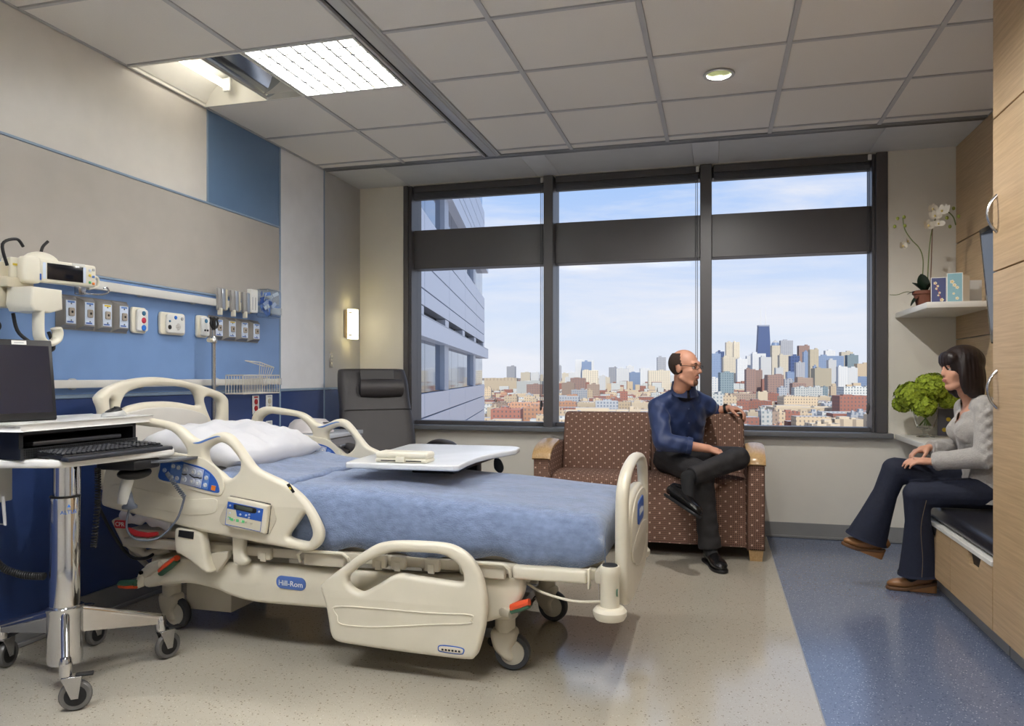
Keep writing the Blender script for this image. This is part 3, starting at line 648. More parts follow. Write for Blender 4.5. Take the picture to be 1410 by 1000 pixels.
# deck frame
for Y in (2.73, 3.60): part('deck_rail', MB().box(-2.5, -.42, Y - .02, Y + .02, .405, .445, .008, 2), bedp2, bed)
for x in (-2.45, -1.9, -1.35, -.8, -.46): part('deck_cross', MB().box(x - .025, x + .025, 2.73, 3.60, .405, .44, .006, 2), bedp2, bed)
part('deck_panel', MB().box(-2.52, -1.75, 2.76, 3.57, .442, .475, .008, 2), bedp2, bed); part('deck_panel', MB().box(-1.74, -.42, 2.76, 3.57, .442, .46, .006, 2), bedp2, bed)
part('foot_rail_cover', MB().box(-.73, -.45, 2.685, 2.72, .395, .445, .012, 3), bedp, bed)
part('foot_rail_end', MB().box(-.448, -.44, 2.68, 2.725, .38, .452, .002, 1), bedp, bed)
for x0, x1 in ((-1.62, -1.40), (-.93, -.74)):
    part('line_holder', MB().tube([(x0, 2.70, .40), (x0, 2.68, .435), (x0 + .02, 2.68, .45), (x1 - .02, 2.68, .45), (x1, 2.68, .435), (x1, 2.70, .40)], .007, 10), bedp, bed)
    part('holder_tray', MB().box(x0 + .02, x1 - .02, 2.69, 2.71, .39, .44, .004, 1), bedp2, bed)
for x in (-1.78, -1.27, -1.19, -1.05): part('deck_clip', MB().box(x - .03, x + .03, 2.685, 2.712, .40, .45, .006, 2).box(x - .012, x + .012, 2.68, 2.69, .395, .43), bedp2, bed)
# side rail linkages
def arm(x, z0, z1, w_=.05): part('rail_arm', MB().plate(sm([(x - w_ / 2, z1), (x + w_ / 2, z1), (x + w_ / 2, z0 + .05), (x + w_ * .9, z0 + .02), (x + w_ * .6, z0), (x - w_ * .2, z0 + .005), (x - w_ / 2, z0 + .03)], 4), [], .04, .012, on_y(2.70)), bedp, bed, sharp=60)
arm(-2.13, .40, .58); arm(-1.90, .37, .55)
lat = trace([(570, 345), (620, 340), (700, 355), (725, 420), (740, 520), (760, 575), (720, 570), (660, 520), (600, 480), (572, 460)], 100, 640, 3.917, 2.665)
lt = part('rail_latch', MB().plate(sm(lat, 4), [], .05, .014, on_y(2.665)), bedp, bed, sharp=60)
part('latch_grip', MB().plate(trace([(576, 352), (656, 362), (652, 402), (572, 388)], 100, 640, 3.917, 2.64), [], .006, .002, on_y(2.638)), ink, lt)
part('latch_foot', MB().plate(trace([(610, 490), (730, 560), (790, 580), (845, 500), (850, 465), (740, 480)], 100, 640, 3.917, 2.70), [], .03, .006, on_y(2.70)), bedp2, lt)
# CPR handle, sheet tail and drain hook under the head section
q = WY(188, 735, 2.68)
part('release_handle', MB().tube([(q.x - .05, 2.69, q.z + .012), (q.x, 2.68, q.z), (q.x + .06, 2.68, q.z - .004), (q.x + .10, 2.69, q.z + .004)], [.011, .013, .012, .008], 10), red_m, bed)
q = WY(166, 722, 2.69); part('release_label', MB().plate([(q.x + a, q.z + b) for a, b in rrect(.06, .035, .008)], [], .008, .002, on_y(2.69)), red_m, bed)
part('release_letters', MB().text('CPR', .026, .0006, lambda u, v, h: (q.x + u, 2.685 - h, q.z + v)), white_pl, bed)
part('head_bracket', MB().tube([WY(160, 715, 2.75), WY(176, 745, 2.75), WY(200, 765, 2.78), WY(235, 755, 2.8)], [.02, .024, .024, .02], 10), bedp2, bed)
part('head_bracket', MB().tube([WY(170, 728, 2.82), WY(182, 760, 2.82), WY(215, 790, 2.82)], .012, 8), bedp2, bed)
# casters with brake pedals
def caster(x, y, a, pedal=True):
    c = part('caster', MB().lathe([(.036, .150), (.040, .16), (.040, .20), (.05, .21), (.05, .26)], (x, y, 0), 20), bedp2, bed)
    R = Matrix.Translation((x, y, 0)) @ Matrix.Rotation(a, 4, 'Z')
    def loc(mb): mb.v = [tuple(R @ Vector(v)) for v in mb.v]; return mb
    hood = sm([(-.05, .155), (.03, .165), (.052, .145), (.045, .11), (.03, .085), (.038, .05), (.018, .035), (-.012, .05), (-.045, .09)], 4)
    part('fork', loc(MB().plate(hood, [], .066, .018, on_y(0))), bedp2, c, sharp=60)
    wx = .03
    part('tyre', loc(MB().lathe([(.048, -.016), (.066, -.018), (.071, -.010), (.071, .010), (.066, .018), (.048, .016)], (wx, 0, .071), 28, 'Y')), tyre, c)
    part('wheel', loc(MB().lathe([(.012, -.022), (.048, -.020), (.050, -.014), (.050, .014), (.048, .020), (.012, .022)], (wx, 0, .071), 28, 'Y')), disc, c)
    return c
caster(-.80, 2.84, math.radians(4)); caster(-.77, 3.46, math.radians(-8)); caster(-2.40, 2.90, math.radians(-4)); caster(-2.38, 3.46, 0)
def pedal(path, end, ends, Y):
    p_ = part('brake_pedal', MB().tube(path, [.026, .022, .017], 10, el=.7), bedp2, bed)
    a, b = Vector(end[0]), Vector(end[1]); d = Vector((0, 0, -.012))
    part('pedal_pad', MB().tube([a, (a + b) / 2, b], [.013, .016, .012], 10, el=1.6), ped_or if ends else ped_gr, p_)
    part('pedal_pad', MB().tube([a + d, (a + b) / 2 + d, b + d], [.012, .014, .011], 10, el=1.6), ped_gr if ends else ped_or, p_)
    part('pedal_pin', MB().cyl(Vector(path[0]) + Vector((0, -.03, .01)), Vector(path[0]) + Vector((0, -.02, .01)), .008, n=12), ink, p_)
Y = 2.76
pedal([WY(681, 832, Y), WY(692, 842, Y - .03), WY(703, 846, Y - .05)], [WY(704, 837, Y - .05), WY(729, 829, Y - .05)], True, Y)
Y = 2.735
pedal([WY(200, 790, Y), WY(210, 783, Y - .02), WY(221, 778, Y - .03)], [WY(222, 786, Y - .04), WY(244, 768, Y - .04)], True, Y)
pedal([WY(200, 790, Y), WY(193, 803, Y - .01), WY(187, 806, Y - .02)], [WY(188, 803, Y - .03), WY(166, 803, Y - .03)], False, Y)
part('power_cable', MB().tube(spline([(-.70, 2.78, .36), (-.62, 2.72, .345), (-.50, 2.68, .335), (-.40, 2.68, .34)], 5, False), .005, 8), bedp, bed)
part('power_cable', MB().tube(spline([WY(132, 690, 2.7), WY(155, 735, 2.72), WY(178, 765, 2.74), WY(200, 769, 2.75), WY(215, 760, 2.78)], 6, False), .007, 8), black_pl, bed)
# ------------------------------------------------------------------ mattress, sheet, pillow, blanket
sheet = mat('white_cotton', (206, 206, 210), .8, var=.02, bump=.25, bscale=30)
def ztop(x):
    pts = ((-2.58, .83), (-2.2, .765), (-1.8, .705), (-1.4, .70), (-1.0, .675), (-.42, .635))
    if x <= pts[0][0]: return pts[0][1]
    for (a, za), (b, zb) in zip(pts, pts[1:]):
        if x <= b:
            t = (x - a) / (b - a); t = t * t * (3 - 2 * t) * .5 + t * .5; return za + (zb - za) * t
    return pts[-1][1]
def loop_solid(mb, xs, prof):
    """prof(x) -> ring of (y, z); joined along x and capped"""
    rings = [[(x, y, z) for y, z in prof(x)] for x in xs]; n = len(rings[0]); vs = [v for r_ in rings for v in r_]
    fs = [(i * n + k, i * n + (k + 1) % n, (i + 1) * n + (k + 1) % n, (i + 1) * n + k) for i in range(len(xs) - 1) for k in range(n)]
    fs += [tuple(range(n))[::-1], tuple((len(xs) - 1) * n + k for k in range(n))]
    return mb.add(vs, fs)
xs = [-2.57 + i * (2.14 / 40) for i in range(41)]
def mprof(x):
    zt = ztop(x) - .012; zb = max(.462, zt - .26) if x < -1.75 else .462; e = min(1, (x + 2.58) / .06, (-.42 - x) / .06); e = max(.0, e) ** .5
    return [(2.79, zb), (2.76, zb + .03), (2.76, zt - .05), (2.80, zt - .012 * e), (3.18, zt), (3.54, zt - .012 * e), (3.58, zt - .05), (3.58, zb + .03), (3.55, zb)]
mt_ = tag(part('mattress', loop_solid(MB(), xs, mprof), sheet, sharp=50), 'white sheeted mattress lying on the hospital bed deck', 'mattress')
part('sheet_tail', MB().tube(spline([WY(166, 708, 2.735), WY(182, 716, 2.73), WY(200, 714, 2.735), WY(216, 720, 2.73), WY(236, 724, 2.74)], 6, False), [.016 + .012 * math.sin(i * .5) ** 2 for i in range(25)], 10, el=.5), sheet, mt_, sharp=180)
# pillow
def pillow(cx, cy, cz, lx, ly, lz, tilt):
    vs = MB(); n, m = 40, 28
    def f(u, v, s):
        a, b = u * 2 - 1, v * 2 - 1
        h = (max(0, 1 - abs(a) ** 3.0) * max(0, 1 - abs(b) ** 3.0)) ** .5
        wr = .010 * math.sin(9 * a + 3 * b + 2 * math.sin(4 * b)) * h + .006 * math.sin(17 * b - 6 * a) * h + .006 * math.sin(26 * a * b + 5 * a) * h
        px_, py_ = a * lx / 2 * (1 - .06 * b * b), b * ly / 2 * (1 - .05 * a * a)
        return Matrix.Translation((cx, cy, cz)) @ Matrix.Rotation(tilt, 4, 'Y') @ Vector((px_, py_, s * (h * lz / 2 + .003) + wr))
    vs.grid(n, m, lambda u, v: f(u, v, 1)); vs.grid(n, m, lambda u, v: f(u, v, -1))
    b = bmesh.new(); bv = [b.verts.new(q) for q in vs.v]
    for q in vs.f: b.faces.new([bv[i] for i in q])
    bmesh.ops.remove_doubles(b, verts=b.verts[:], dist=.0065); o = MB(); o.bm(b); return o
tag(part('pillow', pillow(-2.24, 3.17, .822, .54, .74, .17, math.radians(9)), sheet, sharp=180), 'plump white pillow at the head of the hospital bed', 'pillow')
# blanket: one cloth wrapped over the mattress with a turned-down fold
blk = mat('blue_fleece_blanket', (120, 136, 168), .95, var=.2, vscale=26, bump=1.0, bscale=140, sheen=.6, stretch=(1, 1.6, 1.6))
random.seed(3)
def bprof(x, off=0, zlow=.452):
    zt = ztop(x) + off; e = max(0, min(1, (-.395 - x) / .07)) ; e = (1 - (1 - e) ** 2) ** .5
    ins = (1 - e) * .055; dz = (1 - e) * .06
    zb = zlow + .012 * math.sin(x * 13) + .008 * math.sin(x * 31 + 1) + (0 if x > -1.4 else (-1.4 - x) * .03)
    bul = .006 * math.sin(x * 9) + .004 * math.sin(x * 23)
    y0, y1 = 2.708 + ins - off, 3.632 - ins + off
    ring = [(y0 + .012, zb), (y0 + bul, zb + .05), (y0 - .006 + bul, zb + (zt - zb) * .5), (y0 + .004 + bul * .5, zt - .07 - dz), (y0 + .018, zt - .035 - dz), (y0 + .05, zt - .010 - dz), (y0 + .10, zt - dz * .7)]
    top = [(y0 + .10 + (y1 - y0 - .20) * k / 14, zt - dz * .7 + .004 * math.sin(x * 6 + k * .9) + .003 * math.sin(x * 15 - k * 1.7)) for k in range(1, 14)]
    rs = [(y1 - .10, zt - dz * .7), (y1 - .05, zt - .010 - dz), (y1 - .018, zt - .035 - dz), (y1 - .004, zt - .07 - dz), (y1, zb + (zt - zb) * .5), (y1, zb + .05), (y1 - .012, zb)]
    inner = [(y1 - .03, zb + .004), (y1 - .025, zt - .09 - dz), (y1 - .08, zt - .03 - dz), (3.17, zt - .02 - dz), (y0 + .08, zt - .03 - dz), (y0 + .025, zt - .09 - dz), (y0 + .03, zb + .004)]
    return ring + top + rs + inner
xs = [-1.72 + i * .018 for i in range(70)] + [-.455, -.44, -.425, -.412, -.403, -.397]
B = loop_solid(MB(), xs, bprof)
xs2 = [-2.02 + i * .02 for i in range(17)]
def fold(x):
    t = max(0, min(1, (-1.69 - x) / .03)); t = (1 - (1 - t) ** 2) ** .5
    return bprof(x, .004 + .016 * t, .50)
blo = tag(part('blanket', B, blk, sharp=180), 'fuzzy blue fleece blanket covering the foot half of the bed', 'blanket')
E1 = bprof(-.397)[:27]
part('foot_drape', MB().plate([(y, z) for y, z in E1], [], .03, .012, on_x(-.409)), blk, blo, sharp=180)
part('turned_down_fold', loop_solid(MB(), xs2, fold), blk, blo, sharp=180)
# ------------------------------------------------------------------ bed wall equipment
rail_m = mat('white_rail', (214, 212, 206), .35)
ivory = mat('ivory_plastic', (224, 219, 202), .36); ivory2 = mat('ivory_plastic_darker', (198, 190, 168), .4)  # second ivory is a darker plastic
grey_m = mat('grey_steel_plate', (142, 138, 134), .42, metal=.2); plate_m = mat('outlet_plate', (206, 218, 236), .35); sock_m = mat('outlet_insert', (160, 150, 138), .45)
def wall_rail(z0, z1, y0, y1, label, standoffs):
    r = root('equipment_rail', (LWX, (y0 + y1) / 2, z0), label=label, cat='rail')
    part('rail_bar', MB().box(LWX + .03, LWX + .055, y0, y1, z0, z1, .003, 2), rail_m, r)
    for y in standoffs: part('standoff', MB().cyl((LWX + .0135, y, (z0 + z1) / 2), (LWX + .03, y, (z0 + z1) / 2), .026, n=18), bar_m, r)
    part('end_cap', MB().box(LWX + .026, LWX + .058, y1, y1 + .008, z0 - .004, z1 + .004, .002, 1), bar_m, r)
wall_rail(1.558, 1.60, 1.2, 4.43, 'upper white equipment rail on the bed wall under the taupe panel', (2.2, 2.85, 3.2, 3.6, 4.36))
wall_rail(1.095, 1.132, 1.2, 4.43, 'lower white equipment rail on the bed wall behind the headboard', (2.3, 2.78, 3.2, 3.8, 4.3))
def outlet_panel(y0, y1, z0, z1, label):
    r = root('outlet_panel', (LWX, (y0 + y1) / 2, z0), label=label, cat='outlet panel')
    part('backplate', MB().box(LWX + .0085, LWX + .013, y0, y1, z0, z1, .001, 1), grey_m, r)
    wd = (y1 - y0) / 4
    for k in range(4):
        c = y0 + wd * (k + .5); a, b = wd * .5 - .004, wd * .30; zc = (z0 + z1) / 2; h = (z1 - z0) / 2 - .004; X = LWX + .013
        bz = MB().add([(X, c - a, zc - h), (X, c + a, zc - h), (X, c + a, zc + h), (X, c - a, zc + h), (X + .028, c - b, zc - h * .78), (X + .028, c + b, zc - h * .78), (X + .028, c + b, zc + h * .78), (X + .028, c - b, zc + h * .78)],
                      [(0, 1, 5, 4), (1, 2, 6, 5), (2, 3, 7, 6), (3, 0, 4, 7), (4, 5, 6, 7)])
        part('bezel', bz, grey_m, r, sharp=10); X += .028
        p = part('outlet', MB().box(X, X + .003, c - b * .86, c + b * .86, zc - h * .70, zc + h * .70, .001, 1), plate_m, r)
        part('socket', MB().plate([(c + u, zc + v) for u, v in rrect(b * .95, h * .5, .006)], [], .01, .002, on_x(X + .005)), sock_m, p)
        part('socket_hole', MB().cyl((X + .0095, c, zc), (X + .0105, c, zc), .006, n=12), ink, p)
        for dz in (-.5, .5): part('screw', MB().cyl((X + .003, c, zc + h * dz), (X + .0045, c, zc + h * dz), .004, n=10), steel, p)
        part('outlet_label', MB().box(X + .003, X + .0036, c - b * .6, c + b * .6, zc + h * .55, zc + h * .66), mat('yellow_print', (214, 186, 60), .4) if k in (1, 2) and (k == 2) == (y0 < 3) else lab_mid, p)
        part('outlet_label', MB().box(X + .003, X + .0036, c - b * .7, c + b * .4, zc - h * .64, zc - h * .56), blue_lab, p)
outlet_panel(2.70, 3.12, 1.362, 1.52, 'grey four gang outlet panel on the blue wall under the patient monitor')
outlet_panel(3.742, 4.235, 1.363, 1.505, 'grey four gang outlet panel behind the drip stand hook')
def station(y0, y1, z0, z1, label, marks, speaker=False):
    r = root('nurse_call_station', (LWX, (y0 + y1) / 2, z0), label=label, cat='call station')
    yc, zc = (y0 + y1) / 2, (z0 + z1) / 2
    part('base', MB().plate([(yc + u, zc + v) for u, v in rrect(y1 - y0, z1 - z0, .018)], [], .018, .006, on_x(LWX + .018)), ivory, r)
    part('face', MB().plate([(yc + .008 + u, zc + v) for u, v in rrect((y1 - y0) * .72, (z1 - z0) * .84, .012)], [], .016, .005, on_x(LWX + .034)), white_pl, r)
    for dy, dz, rr, m in marks: part('button', MB().lathe([(rr, 0), (rr, .003), (rr * .8, .005)], (LWX + .042, yc + dy, zc + dz), 18, 'X'), m, r)
    if speaker:
        for i in range(7):
            for j in range(7):
                if (i - 3) ** 2 + (j - 3) ** 2 < 11: part('speaker_hole', MB().box(LWX + .0421, LWX + .0428, yc + .022 + (i - 3) * .0055 - .0014, yc + .022 + (i - 3) * .0055 + .0014, zc - .015 + (j - 3) * .0055 - .0014, zc - .015 + (j - 3) * .0055 + .0014), sock_m, r)
red_b = mat('crimson_button', (196, 44, 74), .4); blu_b = mat('azure_button', (40, 112, 206), .4); teal = mat('teal_button', (60, 116, 150), .4)
station(3.137, 3.24, 1.368, 1.50, 'ivory wall call station with red and blue round buttons', [(.012, .036, .012, teal), (.012, .0, .015, red_b), (.012, -.038, .015, blu_b)])
station(3.338, 3.53, 1.372, 1.492, 'wide ivory wall call station with speaker grille', [(.0, .034, .010, blu_b), (-.045, -.02, .012, ink), (-.045, .012, .006, teal), (.05, .03, .009, bar_m)], True)
station(3.63, 3.725, 1.37, 1.497, 'narrow ivory wall call station with one blue button and two sockets', [(.008, .032, .012, teal), (-.002, -.022, .006, ink), (.02, -.022, .006, ink)])
# red and white sockets low on the wall
for y, z, red, nm in ((4.21, .965, 1, 'upper red'), (4.36, .965, 0, 'upper white'), (4.21, .795, 1, 'lower red'), (4.36, .795, 0, 'lower white')):
    r = root('wall_socket', (LWX, y, z - .06), label=nm + ' double power socket on the dark blue wall below the wire basket', cat='wall socket', group='power sockets below the wire basket')
    part('cover', MB().box(LWX + .0085, LWX + .014, y - .036, y + .036, z - .06, z + .06, .002, 1), white_pl, r)
    for dz in (-.022, .02): part('receptacle', MB().lathe([(.018, 0), (.018, .004), (.015, .006)], (LWX + .013, y, z + dz), 18, 'X'), red_m if red else ivory2, r)
    part('plate_label', MB().box(LWX + .014, LWX + .0148, y - .02, y + .02, z + .045, z + .054), red_m if red else bar_m, r)
# light switch below the sconce
r = root('light_switch', (LWX, 5.19, 1.22), label='narrow brushed steel switch plate on the grey wall panel', cat='light switch')
part('plate', MB().box(LWX + .0085, LWX + .013, 5.165, 5.215, 1.215, 1.335, .002, 1), steel, r)
for z in (1.25, 1.275, 1.30): part('toggle', MB().box(LWX + .013, LWX + .02, 5.182, 5.198, z - .008, z + .008, .002, 1), ivory, r)
# rail clamps
for k, (y, nm) in enumerate(((3.79, 'nearest the drip stand'), (3.915, 'second from the drip stand'), (4.03, 'beside the glove dispenser'))):
    r = root('rail_clamp', (LWX, y, 1.51), label='grey metal rail clamp on the upper rail, ' + nm, cat='clamp', group='clamps on the upper rail')
    part('clamp_body', MB().box(LWX + .055, LWX + .075, y - .035, y + .04, 1.535, 1.665, .003, 1), mat('clamp_grey', (160, 158, 154), .4), r)
    part('clamp_slot', MB().box(LWX + .075, LWX + .085, y - .012, y + .012, 1.54, 1.66, .002, 1), alu, r)
    part('clamp_slot', MB().box(LWX + .075, LWX + .082, y + .026, y + .04, 1.54, 1.66, .002, 1), ivory2, r)
    part('clamp_lever', MB().box(LWX + .06, LWX + .09, y - .03, y - .018, 1.505, 1.545, .003, 1), ivory, r)
r = root('glove_dispenser', (LWX, 4.09, 1.55), label='white folded dispenser bracket on the upper rail', cat='dispenser')
part('bracket', MB().box(LWX + .055, LWX + .085, 4.055, 4.125, 1.545, 1.69, .002, 1), white_pl, r)
for y in (4.07, 4.10): part('slot', MB().box(LWX + .085, LWX + .087, y - .004, y + .004, 1.56, 1.64), bar_m, r)
clear = glassy('clear_acrylic', (.78, .86, .95), 1.6, .03)
r = root('clear_plastic_box', (LWX, 4.2, 1.53), label='clear plastic box filled with packets on the upper rail end', cat='container')
part('shell', MB().plate([(4.205 + u, 1.61 + v) for u, v in rrect(.16, .18, .02)], [], .09, .012, on_x(LWX + .11)), clear, r)
packm = (blue_lab, lab_light, white_pl, lab_mid)
random.seed(11)
for k in range(26):
    y, z = random.uniform(4.145, 4.265), random.uniform(1.54, 1.675); M = Matrix.Translation((LWX + random.uniform(.085, .13), y, z)) @ Euler((random.uniform(-1, 1), random.uniform(-.3, .3), random.uniform(-.6, .6))).to_matrix().to_4x4()
    part('packet', MB().cbox((0, 0, 0), (.004, .045, .022), .001, 1, M), packm[k % 4], r)
# wire baskets on the lower rail
wire = mat('ivory_wire', (206, 200, 188), .4)
r = root('wire_basket', (LWX, 4.03, 1.03), label='ivory wire basket hung on the lower rail end', cat='basket')
y0, y1, xa, xb = 3.84, 4.215, LWX + .06, LWX + .18
for z in (1.155, 1.045): part('rim_wire', MB().tube([(xa, y0, z), (xb, y0, z), (xb, y1, z), (xa, y1, z)], .0035, 6, closed=True), wire, r)
for k in range(15):
    y = y0 + (y1 - y0) * k / 14; part('upright_wire', MB().tube([(xb, y, 1.155), (xb, y, 1.045), (xa, y, 1.045), (xa, y, 1.155)], .0025, 5), wire, r)
r = root('small_wire_holder', (LWX, 4.13, 1.15), label='small upright wire holder above the wire basket', cat='basket')
y0, y1 = 4.03, 4.22
part('rim_wire', MB().tube([(LWX + .06, y0, 1.245), (LWX + .15, y0 + .02, 1.235), (LWX + .15, y1 - .02, 1.205), (LWX + .06, y1, 1.215)], .0035, 6, closed=True), wire, r)
for k in range(7):
    t = k / 6; part('upright_wire', MB().tube([(LWX + .15, y0 + .02 + (y1 - y0 - .04) * t, 1.235 - .03 * t), (LWX + .13, y0 + .04 + (y1 - y0 - .08) * t, 1.135), (LWX + .06, y0 + .04 + (y1 - y0 - .08) * t, 1.132)], .0025, 5), wire, r)
# drip stand behind the headboard
PX, PY = -2.745, 3.655
r = root('drip_stand', (PX, PY, 0), label='slim chrome drip stand with black forked hook behind the headboard', cat='drip stand')
part('lower_pole', MB().cyl((PX, PY, .05), (PX, PY, 1.345), .0125, n=14), steel, r); part('upper_pole', MB().cyl((PX, PY, 1.3), (PX, PY, 1.44), .008, n=12), steel, r)
part('collar', MB().lathe([(.014, 1.335), (.019, 1.34), (.019, 1.365), (.012, 1.375)], (PX, PY, 0), 16), steel, r)
part('knob', MB().cyl((PX, PY - .02, 1.352), (PX, PY - .045, 1.352), .012, n=12), ivory2, r)
hk = MB()
for s in (-1, 1): hk.tube(spline([(PX, PY, 1.425), (PX + .004, PY + s * .018, 1.425), (PX + .004, PY + s * .032, 1.445), (PX + .004, PY + s * .026, 1.468), (PX + .004, PY + s * .034, 1.482)], 5, False), .006, 8)
hk.lathe([(.008, 1.41), (.014, 1.43), (.012, 1.455), (.014, 1.475), (.006, 1.485)], (PX, PY, 0), 12); part('fork_hook', hk, ink, r)
part('floor_socket', MB().lathe([(.05, .0), (.05, .03), (.02, .06)], (PX, PY, 0), 18), bedp2, r)
# patient monitor on its wall arm
r = root('patient_monitor', (LWX, 2.45, 1.36), label='ivory patient monitor with dark screen and cable hook on wall arm', cat='monitor')
MR = Matrix.Translation((-2.62, 2.492, 1.572)) @ Matrix.Rotation(math.radians(-14), 4, 'Z') @ Matrix.Diagonal((.9, .84, .84, 1))
def mbx(n, x0, x1, y0, y1, z0, z1, rr, m, p=r): return part(n, MB().box(x0, x1, y0, y1, z0, z1, rr, 3, MR), m, p)
body = mbx('screen_housing', -.02, .035, -.165, .175, -.052, .058, .012, ivory)
mbx('bezel_end', -.03, .042, -.175, -.095, -.062, .066, .018, ivory)
mbx('screen', .035, .037, -.07, .105, -.036, .042, .0005, mat('screen_black', (22, 24, 32), .12), body)
for y in (-.083, .112): mbx('key_strip', .035, .0375, y - .007, y + .007, -.036, .042, .0005, plate_m, body)
for y, z, m in ((.14, .03, plate_m), (.14, .005, mat('yellow_print', (214, 186, 60), .4)), (.14, -.03, mat('green_print', (92, 190, 120), .4)), (.158, -.035, orange), (.158, .0, lab_mid), (.158, .035, bar_m)): mbx('side_key', .035, .038, y - .006, y + .006, z - .006, z + .006, .001, m, body)
mbx('name_label', .035, .0366, .05, .115, .045, .057, .0003, white_pl, body); mbx('brand_mark', .042, .0428, -.108, -.1, -.045, -.015, .0002, blue_lab, body)
part('top_dome', MB().ell((-2.66, 2.45, 1.615), (.05, .075, .042), 20, 12), ivory, r)
mbx('rear_case', -.11, -.03, -.2, -.12, -.10, .06, .008, ivory); mbx('yellow_tag', -.028, -.026, -.19, -.165, .02, .03, 0, mat('yellow_print', (214, 186, 60), .4))
low = MB().plate([(2.41 + u, 1.45 + v) for u, v in ((-.085, .05), (.055, .05), (.058, -.03), (.0, -.048), (-.075, -.045), (-.09, -.02))], [], .13, .008, on_x(-2.63)); part('arm_cover', low, ivory, r)
part('wall_mount', MB().box(LWX + .058, LWX + .16, 2.28, 2.36, 1.42, 1.60, .008, 2).box(LWX + .09, -2.66, 2.30, 2.42, 1.50, 1.54, .006, 2).box(LWX + .014, LWX + .07, 2.15, 2.33, 1.38, 1.50, .008, 2).box(LWX + .014, LWX + .07, 2.30, 2.37, 1.30, 1.42, .008, 2), ivory2, r)
part('mount_knob', MB().cyl((LWX + .07, 2.34, 1.35), (LWX + .10, 2.34, 1.35), .022, n=16), ink, r)
Jp = [(2.375, 1.41), (2.375, 1.33), (2.385, 1.295), (2.42, 1.28), (2.455, 1.295), (2.465, 1.325), (2.457, 1.345)]
part('cable_hook', MB().tube(spline([(-2.59, y, z) for y, z in Jp], 6, False), .028, 12, el=.45, up=(1, 0, 0)), ivory, r, sharp=70)
part('cable', MB().tube(spline([(-2.66, 2.30, 1.58), (-2.66, 2.28, 1.66), (-2.66, 2.34, 1.69), (-2.66, 2.37, 1.665)], 6, False), .006, 8), ink, r)
part('cable', MB().tube(spline([(-2.66, 2.45, 1.65), (-2.66, 2.46, 1.68), (-2.655, 2.48, 1.705)], 5, False), .006, 8), ink, r)
part('cable', MB().tube(spline([(-2.70, 2.36, 1.40), (-2.68, 2.37, 1.32), (-2.62, 2.42, 1.262), (-2.60, 2.455, 1.262), (-2.62, 2.45, 1.33)], 6, False), .007, 8), ink, r)
part('side_hook', MB().tube(spline([(-2.60, 2.64, 1.585), (-2.60, 2.68, 1.575), (-2.60, 2.675, 1.54), (-2.60, 2.63, 1.525)], 6, False), .006, 8), ivory, r)
part('coil_hook', MB().tube(spline([(LWX + .06, 2.78, 1.53), (LWX + .1, 2.80, 1.525), (LWX + .1, 2.87, 1.53), (LWX + .1, 2.91, 1.545), (LWX + .1, 2.90, 1.565), (LWX + .1, 2.88, 1.56)], 6, False), .004, 8).box(LWX + .056, LWX + .085, 2.755, 2.795, 1.52, 1.565, .004, 2), steel, r)

# ------------------------------------------------------------------ computer cart
CX, CY = -2.31, 2.23
r = root('computer_cart', (CX, CY, 0), label='chrome column computer cart with white worktop and black equipment bay', cat='cart')
part('hub', MB().lathe([(.056, .10), (.059, .115), (.059, .285), (.063, .295), (.063, .305), (.052, .31)], (CX, CY, 0), 28), chrome, r)
part('column', MB().lathe([(.050, .30), (.050, .70), (.048, .706)], (CX, CY, 0), 32), chrome, r)
part('column_gap', MB().lathe([(.0495, .706), (.0495, .712)], (CX, CY, 0), 32), ink, r)
part('inner_column', MB().lathe([(.040, .71), (.040, .835)], (CX, CY, 0), 28), chrome, r); part('guide_rod', MB().cyl((CX + .02, CY + .035, .70), (CX + .02, CY + .035, .835), .012, n=14), chrome, r)
ang0 = math.atan2(-CY, -CX) + .25
def oncol(u, v, h): a = ang0 + u / .0505; return (CX + (.0505 + h) * math.cos(a), CY + (.0505 + h) * math.sin(a), .655 + v)
part('brand_letters', MB().text('ALTUS', .019, .0004, oncol), blu_b, r)
part('brand_mark', MB().prism([(-.006, .018), (.006, .018), (0, .030)], .0, .0006, oncol), blu_b, r)
